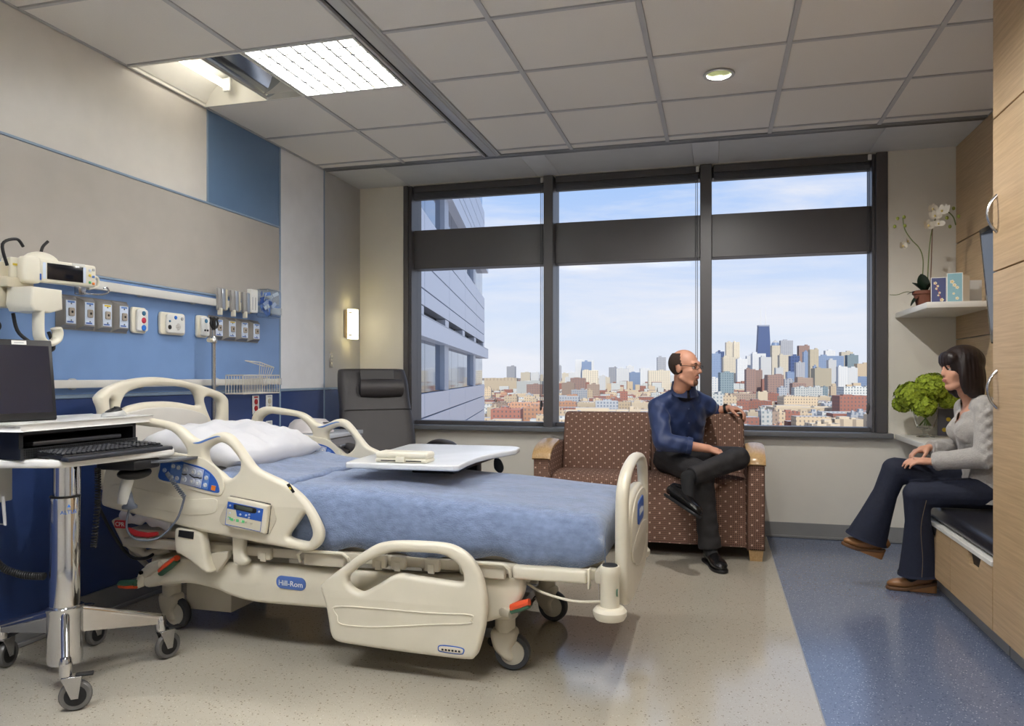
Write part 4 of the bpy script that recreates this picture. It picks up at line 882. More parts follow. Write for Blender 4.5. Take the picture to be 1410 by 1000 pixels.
for px_, py_ in ((-2.152, 2.08), (-2.167, 2.555), (-2.70, 2.31), (-2.56, 2.60)):
    d = Vector((px_ - CX, py_ - CY, 0)); L_ = d.length; d.normalize(); s = Vector((-d.y, d.x, 0))
    m = MB(); a = Vector((CX, CY, 0)) + d * .055; b = Vector((CX, CY, 0)) + d * (L_ - .005)
    m.add([a + s * .014 + Vector((0, 0, .28)), a - s * .014 + Vector((0, 0, .28)), a - s * .014 + Vector((0, 0, .20)), a + s * .014 + Vector((0, 0, .20)), b + s * .012 + Vector((0, 0, .175)), b - s * .012 + Vector((0, 0, .175)), b - s * .012 + Vector((0, 0, .15)), b + s * .012 + Vector((0, 0, .15))], [(0, 1, 2, 3), (7, 6, 5, 4), (0, 4, 5, 1), (1, 5, 6, 2), (2, 6, 7, 3), (3, 7, 4, 0)])
    m.tube([a + Vector((0, 0, .282)), b + Vector((0, 0, .177))], .014, 10)
    m.lathe([(.012, .118), (.02, .122), (.021, .165), (.017, .182), (.008, .186)], (px_, py_, 0), 18); lg = part('leg', m, chrome, r)
    an = math.atan2(d.y, d.x) * .3 + .9; ax = Vector((math.cos(an), math.sin(an), 0)); pr = Vector((-ax.y, ax.x, 0)); wc = Vector((px_, py_, .052)) + ax * .03
    w_ = MB(); w_.lathe([(.034, -.012), (.047, -.013), (.052, -.006), (.052, .006), (.047, .013), (.034, .012)], (0, 0, 0), 26, 'Y')
    h_ = MB().lathe([(.012, -.014), (.035, -.012), (.035, .012), (.012, .014)], (0, 0, 0), 20, 'Y')
    RM = Matrix.Translation(wc) @ Matrix.Rotation(an, 4, 'Z'); w_.v = [tuple(RM @ Vector(q)) for q in w_.v]; h_.v = [tuple(RM @ Vector(q)) for q in h_.v]
    part('caster_wheel', w_, mat('translucent_grey_wheel', (96, 94, 92), .25), lg); part('caster_hub', h_, ink, lg)
    f_ = MB()
    for sg in (-1, 1):
        o = pr * (.018 * sg)
        p4 = [Vector((px_, py_, .118)) - ax * .012 + o, Vector((px_, py_, .118)) + ax * .05 + o, wc + ax * .01 - Vector((0, 0, .008)) + o, wc - ax * .012 - Vector((0, 0, .008)) + o]; t_ = pr * .0015
        f_.add([q - t_ for q in p4] + [q + t_ for q in p4], [(0, 1, 2, 3), (7, 6, 5, 4), (0, 4, 5, 1), (1, 5, 6, 2), (2, 6, 7, 3), (3, 7, 4, 0)])
    f_.cyl(wc - pr * .02, wc + pr * .02, .006, n=10); f_.box(-.012, .05, -.02, .02, .114, .12, .001, 1, Matrix.Translation((px_, py_, 0)) @ Matrix.Rotation(an, 4, 'Z')); part('caster_fork', f_, steel, lg)
    part('brake_tab', MB().box(.03, .085, -.014, .014, .116, .124, .002, 1, Matrix.Translation((px_, py_, 0)) @ Matrix.Rotation(an, 4, 'Z')), ink, lg)
lamw = mat('worktop_white', (226, 224, 220), .28)
desk = sm([(-2.215, 2.085), (-2.18, 2.12), (-2.145, 2.30), (-2.105, 2.50), (-2.11, 2.56), (-2.16, 2.585), (-2.40, 2.60), (-2.60, 2.60), (-2.64, 2.55), (-2.66, 2.15), (-2.63, 2.05), (-2.55, 2.03), (-2.40, 2.04), (-2.28, 2.065)], 4)
part('worktop', MB().plate(desk, [], .03, .010, lambda u, v, h: (u, v, .845 + h)), lamw, r)
XF = -2.315
bay = MB().box(-2.62, XF, 2.045, 2.585, .861, .865).box(-2.62, -2.60, 2.05, 2.58, .865, .958).box(-2.62, XF, 2.045, 2.062, .865, .958).box(-2.62, XF, 2.568, 2.585, .865, .958).box(-2.62, XF, 2.05, 2.58, .945, .958)
bayo = part('equipment_bay', bay, black_pl, r); grid_m = mat('perforated_black', (30, 31, 34), .4)
fp = part('front_grille', MB().box(XF, XF + .008, 2.045, 2.585, .862, .898), grid_m, bayo)
hm = mesh(MB().box(0, .0012, -.0022, .0022, -.0022, .0022), mat('grille_hole', (4, 4, 5), .8))
for i in range(56):
    for j in range(4): piece('grille_hole', hm, (XF + .008, 2.06 + i * .0092, .868 + j * .008), bayo)
shelf = sm([(-2.315, 2.02), (-2.29, 2.06), (-2.29, 2.30), (-2.295, 2.62), (-2.32, 2.665), (-2.40, 2.67), (-2.62, 2.67), (-2.65, 2.63), (-2.65, 2.05), (-2.62, 2.02)], 4)
part('top_shelf', MB().plate(shelf, [], .026, .010, lambda u, v, h: (u, v, .972 + h)), lamw, r)
part('side_tray', MB().plate(sm([(-2.16, 2.44), (-2.09, 2.47), (-2.05, 2.56), (-2.06, 2.66), (-2.12, 2.70), (-2.25, 2.70), (-2.28, 2.50)], 4), [], .012, .004, lambda u, v, h: (u, v, .815 + h)), mat('smoked_tray', (74, 76, 82), .25), r)
part('tray_hinge', MB().box(-2.30, -2.12, 2.36, 2.50, .79, .828, .01, 2), black_pl, r)
part('under_box', MB().box(-2.62, -2.46, 2.04, 2.15, .70, .825, .004, 1), mat('grey_metal_box', (170, 170, 166), .4, metal=.3), r)
for dy in (2.06, 2.11): part('under_bracket', MB().tube([(-2.46, dy, .72), (-2.45, dy, .62), (-2.50, dy, .62), (-2.50, dy, .70)], .006, 8), bar_m, r)
def coil(path, rad, turns, th):
    P = spline(path, 20, False); n = turns * 10; out = []
    for i in range(n + 1):
        t = i / n * (len(P) - 1.001); k = int(t); c = P[k].lerp(P[k + 1], t - k); d = (P[k + 1] - P[k]).normalized(); u = d.cross(Vector((.3, 1, .2))).normalized(); v = d.cross(u); a = 2 * math.pi * i / 10
        out.append(c + u * (rad * math.cos(a)) + v * (rad * math.sin(a)))
    return MB().tube(out, th, 5)
part('coiled_cord', coil([(-2.52, 2.12, .74), (-2.51, 2.11, .60), (-2.50, 2.12, .48), (-2.44, 2.16, .43), (-2.36, 2.19, .42)], .011, 46, .0035), ink, r)
part('coiled_cord', coil([(-2.27, 2.34, .80), (-2.27, 2.34, .66), (-2.28, 2.33, .50)], .009, 30, .0032), ink, r)
# scanner in its holder under the tray
s_ = root('barcode_scanner', (-2.2, 2.46, .7), label='black and grey barcode scanner hanging under the cart tray', cat='scanner')
part('head', MB().ell((-2.20, 2.45, .770), (.05, .075, .026), 18, 10), black_pl, s_); part('grip', MB().tube(spline([(-2.21, 2.43, .755), (-2.22, 2.42, .70), (-2.225, 2.42, .655)], 5, False), .024, 12, el=.8), mat('pale_grey_grip', (186, 186, 182), .4), s_)
part('trigger_boot', MB().lathe([(.004, .71), (.012, .68), (.017, .655), (.028, .645), (.028, .635), (.01, .63)], (-2.205, 2.43, 0), 16), mat('slate_rubber', (84, 90, 102), .5), s_)
part('cable', MB().tube(spline([(-2.205, 2.43, .64), (-2.21, 2.42, .56), (-2.19, 2.45, .51), (-2.13, 2.50, .51), (-2.07, 2.53, .58), (-2.05, 2.55, .665)], 7, False), .0045, 8), mat('slate_rubber', (84, 90, 102), .5), s_)
c_ = coil([(-2.05, 2.55, .665), (-2.08, 2.53, .72), (-2.11, 2.52, .765)], .007, 16, .0028); part('coil', c_, mat('slate_rubber', (84, 90, 102), .5), s_)
# keyboard
KR = Matrix.Translation((-2.20, 2.315, .861)) @ Matrix.Rotation(math.radians(-4), 4, 'Z') @ Matrix.Rotation(math.radians(3), 4, 'Y')
r = root('keyboard', (-2.20, 2.315, .861), label='black computer keyboard with wrist rest on the cart worktop', cat='keyboard')
part('body', MB().box(-.085, .045, -.225, .225, 0, .016, .004, 2, KR), black_pl, r); part('wrist_rest', MB().box(.045, .082, -.235, .24, -.003, .012, .005, 2, KR), mat('dark_slate_plastic', (40, 42, 50), .35), r)
km = mesh(MB().box(-.0075, .0075, -.0078, .0078, 0, .008, .0022, 1), mat('key_black', (34, 35, 40), .35))
for i in range(6):
    for j in range(22):
        if j in (15, 19): continue
        q = KR @ Vector((-.073 + i * .0205, -.214 + j * .0203, .016)); piece('key', km, q, r, rot=(0, math.radians(3), math.radians(-4)))
# laptop standing on the shelf, screen only visible
r = root('laptop', (-2.45, 2.2, .985), label='black laptop with dark screen open on the cart shelf', cat='laptop')
LR = Matrix.Translation((-2.42, 2.135, .986)) @ Matrix.Rotation(math.radians(-16), 4, 'Z') @ Matrix.Rotation(math.radians(-8), 4, 'Y')
lid = part('lid', MB().box(-.008, .004, -.30, .135, .004, .30, .004, 2, LR), black_pl, r)
part('screen', MB().box(.004, .0046, -.285, .122, .03, .278, 0, 1, LR), mat('dark_blue_screen', (24, 28, 44), .22), lid); part('asset_sticker', MB().box(.004, .0050, -.005, .045, .281, .296, 0, 1, LR), white_pl, lid)
part('asset_text', MB().box(.005, .0053, .003, .036, .286, .290, 0, 1, LR), bar_m, lid)
part('base', MB().box(-.20, .0, -.30, .135, 0, .016, .003, 1, Matrix.Translation((-2.42, 2.135, .986)) @ Matrix.Rotation(math.radians(-16), 4, 'Z')), black_pl, r)
# mouse
r = root('computer_mouse', (-2.34, 2.52, .985), label='silver and black computer mouse on the cart shelf', cat='mouse')
def mouse(sc, zs): return MB().grid(18, 14, lambda u, v: (-2.36 + math.cos(2 * math.pi * u) * .034 * sc * math.cos(v * math.pi / 2) ** .6, 2.515 + math.sin(2 * math.pi * u) * .058 * sc * math.cos(v * math.pi / 2) ** .6, .986 + zs * math.sin(v * math.pi / 2) * (1 + .2 * math.sin(2 * math.pi * u))))
part('shell', mouse(1, .026), mat('silver_plastic', (176, 176, 174), .3), r, sharp=180, fix=False); part('top_cover', mouse(.82, .034), ink, r, sharp=180, fix=False)
# slim device lying in the bay
tag(part('dock', MB().box(-2.55, -2.335, 2.12, 2.53, .90, .916, .004, 2), mat('dock_grey', (62, 62, 66), .35)), 'slim dark docking unit lying in the cart equipment bay', 'dock')
# ------------------------------------------------------------------ overbed table
r = root('overbed_table', (-1.25, 3.76, 0), label='white topped overbed table reaching over the blue blanket', cat='table')
tt = [(-1.53, 2.915), (-1.05, 2.93), (-1.03, 2.95), (-1.045, 3.10), (-1.05, 3.25), (-1.035, 3.40), (-.995, 3.55), (-.97, 3.64), (-.985, 3.78), (-1.03, 3.83), (-1.58, 3.83), (-1.615, 3.79), (-1.545, 2.94)]
part('table_top', MB().plate(tt, [], .026, .008, lambda u, v, h: (u, v, .767 + h)), mat('table_white', (222, 224, 226), .22), r)
part('support_arm', MB().box(-1.33, -1.13, 3.16, 3.80, .712, .753, .006, 2), black_pl, r)
part('column', MB().box(-1.30, -1.20, 3.72, 3.80, .09, .715, .008, 2), black_pl, r)
part('base', MB().box(-1.62, -.88, 3.72, 3.80, .04, .095, .008, 2).box(-1.62, -1.55, 3.04, 3.80, .04, .085, .008, 2).box(-.95, -.88, 3.04, 3.80, .04, .085, .008, 2), mat('grey_metal_base', (120, 120, 122), .4, metal=.4), r)
for x in (-1.585, -.915):
    for y in (3.06, 3.78): part('caster', MB().lathe([(.01, -.012), (.022, -.012), (.024, 0), (.022, .012), (.01, .012)], (x, y, .024), 18, 'Y').box(x - .008, x + .008, y - .01, y + .01, .02, .045), rubber, r)
part('height_lever', MB().plate(sm([(-.02, .028), (.008, .024), (.026, -.01), (.022, -.036), (.004, -.044), (-.022, -.02)], 3), [], .012, .004, lambda u, v, h: (-1.045 + u, 3.585 + h, .712 + v)), ink, r)
part('lever_pin', MB().cyl((-1.05, 3.585, .735), (-1.05, 3.585, .756), .006, n=10), steel, r)
r = root('utensil_case', (-1.295, 3.0, .78), label='flat beige plastic case with latch on the overbed table', cat='case')
part('lid', MB().box(-1.415, -1.175, 2.955, 3.055, .796, .826, .014, 4), ivory, r); part('tray', MB().box(-1.412, -1.178, 2.953, 3.057, .781, .799, .006, 2), ivory, r)
part('latch', MB().box(-1.315, -1.275, 2.944, 2.956, .783, .806, .003, 2), ivory, r)
for x in (-1.35, -1.235): part('lid_gap', MB().box(x - .035, x + .035, 2.9515, 2.954, .787, .791), ink, r)
# ------------------------------------------------------------------ bedside cabinet
r = root('bedside_cabinet', (-2.6, 4.46, 0), label='low grey drawer cabinet with pale top between bed and recliner', cat='cabinet')
gw = wood('grey_drawer_front', (150, 148, 150), (134, 132, 134), 1)
part('carcass', MB().box(-2.84, -2.372, 4.21, 4.72, .06, .752, .003, 1), oak, r); part('top', MB().box(-2.845, -2.35, 4.20, 4.73, .753, .78, .004, 2), mat('pale_grey_top', (196, 200, 208), .2), r)
for z0, z1 in ((.07, .30), (.305, .53), (.535, .748)):
    d = part('drawer', MB().box(-2.371, -2.352, 4.215, 4.715, z0, z1, .002, 1), gw, r)
    part('pull', MB().box(-2.352, -2.335, 4.38, 4.54, z1 - .06, z1 - .045, .003, 1), alu, d)
for x in (-2.8, -2.4):
    for y in (4.25, 4.68): part('foot', MB().cyl((x, y, 0), (x, y, .06), .02, n=12), black_pl, r)
r = root('wash_basin', (-2.6, 4.42, .78), label='pale plastic wash basin upturned on the bedside cabinet', cat='basin')
part('bowl', MB().lathe([(.15, .782), (.155, .786), (.145, .80), (.13, .84), (.10, .865), (.03, .872)], (-2.58, 4.42, 0), 28), mat('basin_pink_white', (214, 208, 206), .4), r)
part('lid_tab', MB().box(-2.47, -2.43, 4.38, 4.40, .845, .85, .001, 1), ink, r)
# ------------------------------------------------------------------ recliner
lea = mat('charcoal_leatherette', (60, 57, 58), .48, bump=.2, bscale=300, var=.06)
r = root('recliner', (-2.2, 4.83, 0), math.radians(42), label='charcoal recliner chair with head cushion in the window corner', cat='recliner')
def loc(mb): return mb
def slab(pts, w0, w1, th, name, m=lea, par=r):
    """cushion following a side profile of (y, z, halfwidth)"""
    mb = MB(); n = len(pts); rows = []
    P = spline([(0, p[0], p[1]) for p in pts], 5, False); Wd = spline([(p[2], 0, 0) for p in pts], 5, False)
    for i, q in enumerate(P):
        t = (P[min(i + 1, len(P) - 1)] - P[max(i - 1, 0)]).normalized(); nn = Vector((0, -t.z, t.y)); nn = nn if nn.y < 0 else -nn; w_ = Wd[i].x
        e = min(1, min(i, len(P) - 1 - i) / 2 + .55)
        ring = []
        for k in range(24):
            a = 2 * math.pi * k / 24; cx = math.copysign(abs(math.cos(a)) ** .28, math.cos(a)) * w_; cz = math.copysign(abs(math.sin(a)) ** .5, math.sin(a)) * th / 2 * e
            ring.append(q + Vector((cx, 0, 0)) + nn * cz)
        rows.append(ring)
    vs = [v for ro in rows for v in ro]; m_ = len(rows)
    mb.add(vs, [(i * 24 + k, i * 24 + (k + 1) % 24, (i + 1) * 24 + (k + 1) % 24, (i + 1) * 24 + k) for i in range(m_ - 1) for k in range(24)] + [tuple(range(24))[::-1], tuple((m_ - 1) * 24 + k for k in range(24))])
    return part(name, mb, m, par, local=True, sharp=60)
slab([(.17, .40, .27), (.22, .58, .27), (.30, .80, .272), (.35, .94, .262), (.40, 1.08, .262), (.455, 1.19, .25)], 0, 0, .12, 'backrest')
slab([(.20, .40, .265), (.0, .43, .265), (-.2, .45, .265), (-.32, .43, .26)], 0, 0, .14, 'seat')
slab([(-.34, .40, .25), (-.38, .26, .25), (-.39, .14, .25)], 0, 0, .08, 'leg_rest')
part('seam', MB().tube([(-.255, .272, .905), (.255, .272, .905)], .003, 6), black_pl, r, local=True)
part('head_cushion', MB().tube([(-.125, .325, 1.06), (-.115, .32, 1.06), (.03, .31, 1.06), (.185, .32, 1.06), (.195, .325, 1.06)], [.04, .066, .07, .066, .04], 18, el=.8), lea, r, local=True, sharp=60)
part('strap', MB().box(-.12, .14, .345, .352, 1.09, 1.19, .003, 1, Matrix.Translation((0, .12, .02)) @ Matrix.Translation((0, .23, 1.1)) @ Matrix.Rotation(math.radians(-18), 4, 'X') @ Matrix.Translation((0, -.378, -1.12))), mat('dark_strap', (44, 42, 43), .5), r, local=True)
for s in (-1, 1):
    part('armrest', MB().tube(spline([(s * .33, .22, .56), (s * .33, .08, .645), (s * .33, -.10, .685), (s * .33, -.30, .685), (s * .33, -.36, .67)], 5, False), [.022] * 21, 12, el=1.7, up=(0, 0, 1)), lea, r, local=True, sharp=60)
    part('arm_support', MB().tube([(s * .33, -.22, .66), (s * .33, -.18, .4), (s * .31, -.20, .06)], .016, 10), black_pl, r, local=True)
part('chassis', MB().box(-.28, .28, -.26, .24, .16, .34, .02, 2).box(-.30, .30, -.3, -.24, .05, .10, .01, 2).box(-.30, .30, .2, .26, .05, .10, .01, 2), black_pl, r, local=True)
for x in (-.27, .27):
    for y in (-.27, .23): part('caster', MB().lathe([(.01, -.015), (.024, -.015), (.025, 0), (.024, .015), (.01, .015)], (x, y, .025), 16, 'Y').box(x - .01, x + .01, y - .01, y + .01, .02, .055), rubber, r, local=True)
# ------------------------------------------------------------------ two-seat sofa
def fabric(name, hx, vx):
    m = mat(name, (112, 74, 58), .85, bump=.3, bscale=500); t, b, n, l = nodes(m)
    co = n.new('ShaderNodeTexCoord'); s = n.new('ShaderNodeSeparateXYZ'); l.new(co.outputs['Object'], s.inputs[0]); o = s.outputs
    h = o['X'] if hx == 'x' else o['Y']
    v = mathn(t, 'ADD', o['Z'], o['Y']) if vx == 'zy' else o['Z']
    def cell(p, off, wdt, oy=0):
        a = mathn(t, 'FRACT', mathn(t, 'ADD', mathn(t, 'DIVIDE', h, p), off)); c = mathn(t, 'FRACT', mathn(t, 'ADD', mathn(t, 'DIVIDE', v, p), off + oy))
        ka = mathn(t, 'LESS_THAN', mathn(t, 'ABSOLUTE', mathn(t, 'SUBTRACT', a, .5)), wdt); kc = mathn(t, 'LESS_THAN', mathn(t, 'ABSOLUTE', mathn(t, 'SUBTRACT', c, .5)), wdt)
        return mathn(t, 'MULTIPLY', ka, kc)
    p0 = .0125
    dark = cell(p0, .0, .25)
    big = mathn(t, 'MAXIMUM', cell(p0 * 5, .04, .085), cell(p0 * 5, .54, .085))
    cur = mixc(t, dark, lin((126, 94, 78)), lin((56, 38, 34)))
    l.new(mixc(t, big, cur, lin((196, 168, 152))), b.inputs['Base Color']); return m
fab = fabric('brown_grid_fabric', 'x', 'zy'); fab_s = fabric('brown_grid_fabric_side', 'y', 'z')
capw = wood('honey_wood_cap', (200, 168, 122), (176, 142, 98), 1, .25)
SX0, SX1, SY = -1.18, .292, 4.885
r = root('sofa', (-.44, 5.25, 0), label='brown patterned two-seat sofa with wooden arm caps below the window', cat='sofa')
def tame(pts, zmin): return [(min(max(y, SY - .006), SY + .66), max(z, zmin)) for y, z in pts]   # keep the smoothed outline inside the carcass
def side_arm(x0, x1):
    pr = sm([(SY + .03, .07), (SY + .004, .073), (SY, .10), (SY, .30), (SY + .002, .55), (SY + .02, .625), (SY + .10, .668), (SY + .25, .69), (SY + .45, .69), (SY + .62, .66), (SY + .66, .55), (SY + .66, .10), (SY + .655, .073), (SY + .62, .07)], 4)
    a = part('arm', MB().plate(tame(pr, .07), [], x1 - x0, .012, lambda u, v, h: ((x0 + x1) / 2 + h, u, v)), fab_s, r)
    part('arm_front', MB().box(x0 + .006, x1 - .006, SY - .022, SY + .01, .075, .60, .006, 2), fab, a)
    P = spline([(0, SY - .024, .598), (0, SY - .004, .632), (0, SY + .05, .662), (0, SY + .14, .684), (0, SY + .28, .698)], 6, False)
    tp = MB(); vs = []; n = len(P)
    for i, q in enumerate(P):
        t = (P[min(i + 1, n - 1)] - P[max(i - 1, 0)]).normalized(); nn = Vector((0, -t.z, t.y))
        w_ = (x1 - x0) / 2 + .004
        for u, h in ((-w_, -.012), (-w_, .006), (-w_ * .7, .014), (0, .018), (w_ * .7, .014), (w_, .006), (w_, -.012)): vs.append(Vector(((x0 + x1) / 2 + u, q.y, q.z)) + nn * h)
    tp.add(vs, [(i * 7 + k, i * 7 + (k + 1) % 7, (i + 1) * 7 + (k + 1) % 7, (i + 1) * 7 + k) for i in range(n - 1) for k in range(7)] + [tuple(range(7))[::-1], tuple((n - 1) * 7 + k for k in range(7))])
    part('arm_cap', tp, capw, a, sharp=50)
    xc = (x0 + x1) / 2
    for y in (SY + .035, SY + .60): part('foot', MB().add([(xc - .036, y - .03, .0), (xc + .036, y - .03, .0), (xc + .036, y + .03, .0), (xc - .036, y + .03, .0), (xc - .044, y - .038, .075), (xc + .044, y - .038, .075), (xc + .044, y + .038, .075), (xc - .044, y + .038, .075)], [(3, 2, 1, 0), (4, 5, 6, 7), (0, 1, 5, 4), (1, 2, 6, 5), (2, 3, 7, 6), (3, 0, 4, 7)]), capw, a)
side_arm(SX0, SX0 + .115); side_arm(SX1 - .105, SX1)
sx0, sx1 = SX0 + .117, SX1 - .107
def seat(x0, x1):
    pr = [(SY + .03, .085), (SY + .002, .09), (SY - .002, .12), (SY - .004, .30), (SY, .43), (SY + .018, .478), (SY + .07, .503), (SY + .20, .508), (SY + .36, .50), (SY + .50, .48), (SY + .62, .46), (SY + .62, .12), (SY + .615, .09), (SY + .58, .085)]
    return part('seat', MB().plate(tame(sm(pr, 4), .085), [], x1 - x0, .02, lambda u, v, h: ((x0 + x1) / 2 + h, u, v)), fab, r)
xm = (sx0 + sx1) / 2
seat(sx0, sx1)
def back(x0, x1):
    pr = [(SY + .40, .46), (SY + .385, .52), (SY + .41, .66), (SY + .45, .80), (SY + .475, .865), (SY + .50, .888), (SY + .55, .893), (SY + .60, .875), (SY + .62, .80), (SY + .63, .46)]
    return part('back_cushion', MB().plate(tame(sm(pr, 4), .46), [], x1 - x0, .022, lambda u, v, h: ((x0 + x1) / 2 + h, u, v)), fab, r)
back(sx0, xm - .001); back(xm + .001, sx1)
# ------------------------------------------------------------------ bench, wardrobe and shelves
BX = 1.10
black_lea = mat('black_vinyl_cushion', (34, 34, 40), .32, bump=.1, bscale=200)
r = root('window_bench', (1.33, 4.1, 0), label='pale oak drawer bench with black cushion under the woman', cat='bench')
part('carcass', MB().box(BX + .022, 1.56, 3.505, 4.72, .1, .362, .002, 1), oak, r); part('toe_kick', MB().box(BX + .06, 1.55, 3.505, 4.71, .001, .1), base_m, r)
for y0, y1, c0 in ((3.508, 4.078, 3.74), (4.083, 4.718, 4.41)):
    poly = [(y0, .1), (y1, .1), (y1, .362), (c0 + .095, .362), (c0 + .06, .305), (c0 - .06, .305), (c0 - .095, .362), (y0, .362)]
    d = part('drawer_front', MB().prism(poly, BX, BX + .018, lambda u, v, h: (h, u, v)), oak, r, sharp=20)
    part('grip_recess', MB().box(BX + .0185, BX + .0218, c0 - .1, c0 + .1, .30, .3615), ink, d)
part('bench_top', MB().box(BX - .006, 1.56, 3.505, 4.722, .364, .384, .002, 1), white_lam, r); part('cushion', MB().box(BX + .012, 1.555, 3.508, 4.715, .386, .465, .03, 4), black_lea, r, sharp=60)
r = root('wardrobe', (1.33, 2.85, 0), label='tall pale oak wardrobe with bow handles at the end of the bench', cat='wardrobe')
part('carcass', MB().box(BX + .022, 1.56, 2.2, 3.5, .1, 2.695, .002, 1), oak, r); part('toe_kick', MB().box(BX + .06, 1.55, 2.2, 3.49, .001, .1), base_m, r)
for y0, y1 in ((3.172, 3.5), (2.69, 3.166), (2.205, 2.684)):
    for z0, z1 in ((.1, 1.574), (1.58, 2.202), (2.208, 2.694)):
        d = part('door', MB().box(BX, BX + .02, y0, y1, z0, z1, .0015, 1), oak, r)
        if z0 < 2 and y0 > 3:
            a, b = (1.02, 1.172) if z0 < 1 else (1.735, 1.885); yh = y1 - .045
            part('handle', MB().tube(spline([(BX + .001, yh, a), (BX - .022, yh, a + .03), (BX - .034, yh, (a + b) / 2), (BX - .022, yh, b - .03), (BX + .001, yh, b)], 6, False), .0058, 12, el=1.3), mat('satin_nickel', (196, 196, 198), .22, metal=1), d)
for z, nm in ((1.549, 'upper'), (.715, 'lower')):
    s = root('corner_shelf', (1.38, 5.27, z), label=('upper white shelf above the flowers holding the orchid' if nm == 'upper' else 'lower white shelf holding the green hydrangea vase'), cat='shelf')
    part('board', MB().box(1.19, 1.562, 4.875, 5.677, z, z + .035, .003, 2), white_lam, s)
    if nm == 'lower': part('end_panel', MB().box(1.236, 1.562, 4.878, 4.90, .001, z), white_lam, s)
# television
r = root('television', (1.35, 3.86, 1.3), label='black flat television mounted between the wardrobe and the shelves', cat='television')
TM = Matrix.Translation((1.322, 3.87, 1.31)) @ Matrix.Rotation(math.radians(-5.2), 4, 'Y')
part('casing', MB().box(-.012, .03, -.335, .335, 0, .57, .008, 3, TM), mat('gloss_black', (14, 14, 16), .15), r); part('screen', MB().box(-.0135, -.0121, -.305, .305, .045, .545, 0, 1, TM), mat('tv_screen', (18, 22, 30), .06), r)
part('mount_arm', MB().box(.03, .20, -.06, .06, .22, .34, .006, 2, TM).box(1.52, 1.562, 3.77, 3.97, 1.48, 1.72, .004, 1), black_pl, r)
# greeting cards
def card(x, y, w_, h, a, m, label, dots, stem=None):
    z = 1.5845; rr = root('greeting_card', (x, y, z), a, label=label, cat='card', group='greeting cards on the upper shelf')
    part('front', MB().box(-w_ / 2, w_ / 2, -.0006, .0006, 0, h), white_pl, rr, local=True); part('picture', MB().box(-w_ / 2 + .004, w_ / 2 - .004, -.0012, -.0007, .004, h - .004), m, rr, local=True)
    part('rear', MB().box(0, .072, -.0006, .0006, 0, h * .92, M=Matrix.Translation((w_ / 2, 0, 0)) @ Matrix.Rotation(math.radians(55), 4, 'Z')), white_pl, rr, local=True)
    pet = mat('cream_blossom', (232, 222, 196), .6)
    if stem: part('printed_stem', MB().tube([(u, -.0016, v) for u, v in stem], .0012, 4), red_m, rr, local=True)
    for u, v, s_ in dots:
        for k in range(5):
            t = k * 2 * math.pi / 5; part('printed_petal', MB().lathe([(s_ * .55, 0), (s_ * .55, -.0006)], (u + s_ * .7 * math.cos(t), -.0014, v + s_ * .7 * math.sin(t)), 8, 'Y'), pet, rr, local=True)
        part('printed_centre', MB().lathe([(s_ * .35, 0), (s_ * .35, -.0004)], (u, -.0021, v), 8, 'Y'), mat('yellow_print', (214, 186, 60), .4), rr, local=True)
card(1.276, 4.965, .082, .152, -.15, mat('card_violet', (78, 84, 126), .6), 'small violet greeting card with a red stemmed blossom branch', [(-.018, .118, .008), (-.005, .10, .006), (-.012, .085, .006), (.004, .06, .006), (-.002, .045, .005), (.016, .018, .009)], [(-.02, .125), (-.008, .09), (.004, .05), (.014, .008)])
card(1.352, 4.93, .082, .172, -.15, mat('card_aqua', (136, 178, 190), .6), 'small aqua greeting card with cream blossoms', [(-.014, .12, .010), (-.002, .10, .009), (.012, .085, .008), (-.006, .05, .006), (.012, .022, .008)])
tag(part('blank_card', MB().box(1.43, 1.52, 5.02, 5.022, 1.5845, 1.72, M=None), mat('card_back_grey', (186, 184, 180), .6)), 'plain pale card standing at the back of the upper shelf', 'card')
r = root('picture_card', (1.47, 5.6, .75), label='grey card with yellow dots leaning behind the hydrangea', cat='card')
part('sheet', MB().box(1.435, 1.535, 5.61, 5.614, .7505, .93), mat('card_slate', (104, 104, 116), .6), r)
for x, z in ((1.50, .86), (1.475, .79), (1.51, .79)): part('yellow_dot', MB().lathe([(.014, 0), (.014, -.001)], (x, 5.6098, z), 16, 'Y'), mat('yellow_print', (214, 186, 60), .4), r)
# ------------------------------------------------------------------ orchid
def leafm(base, tip, wd, droop=.02, up=(0, 0, 1)):
    base, tip = Vector(base), Vector(tip); d = tip - base; s = d.cross(Vector(up)).normalized(); nrm = s.cross(d).normalized()
    def f(u, v):
        wv = wd * math.sin(math.pi * min(.98, .06 + .92 * v)) ** .7; c = base + d * v - Vector(up) * (droop * v * v) + nrm * (-abs(u - .5) * 2 * 0 + .25 * wv * (abs(u - .5) * 2) ** 2)
        return c + s * ((u - .5) * 2 * wv)
    a = MB().grid(5, 10, f); b = MB().grid(5, 10, lambda u, v: Vector(f(u, v)) - nrm * .0012); a.add(b.v, [q[::-1] for q in b.f]); return a
OX, OY, OZ = 1.262, 5.22, 1.585
r = root('orchid_plant', (OX, OY, OZ), label='white orchid with two arching stems in a brown clay pot', cat='orchid')
part('pot', MB().lathe([(.045, 0), (.062, .075), (.07, .078), (.07, .098), (.060, .098), (.056, .08)], (OX, OY, OZ), 28), mat('brown_clay', (112, 66, 48), .7, var=.1), r); part('soil', MB().lathe([(.056, .082), (.02, .09)], (OX, OY, OZ), 20), mat('bark_soil', (52, 40, 32), .9), r)
lf = mat('dark_orchid_leaf', (30, 44, 32), .35)
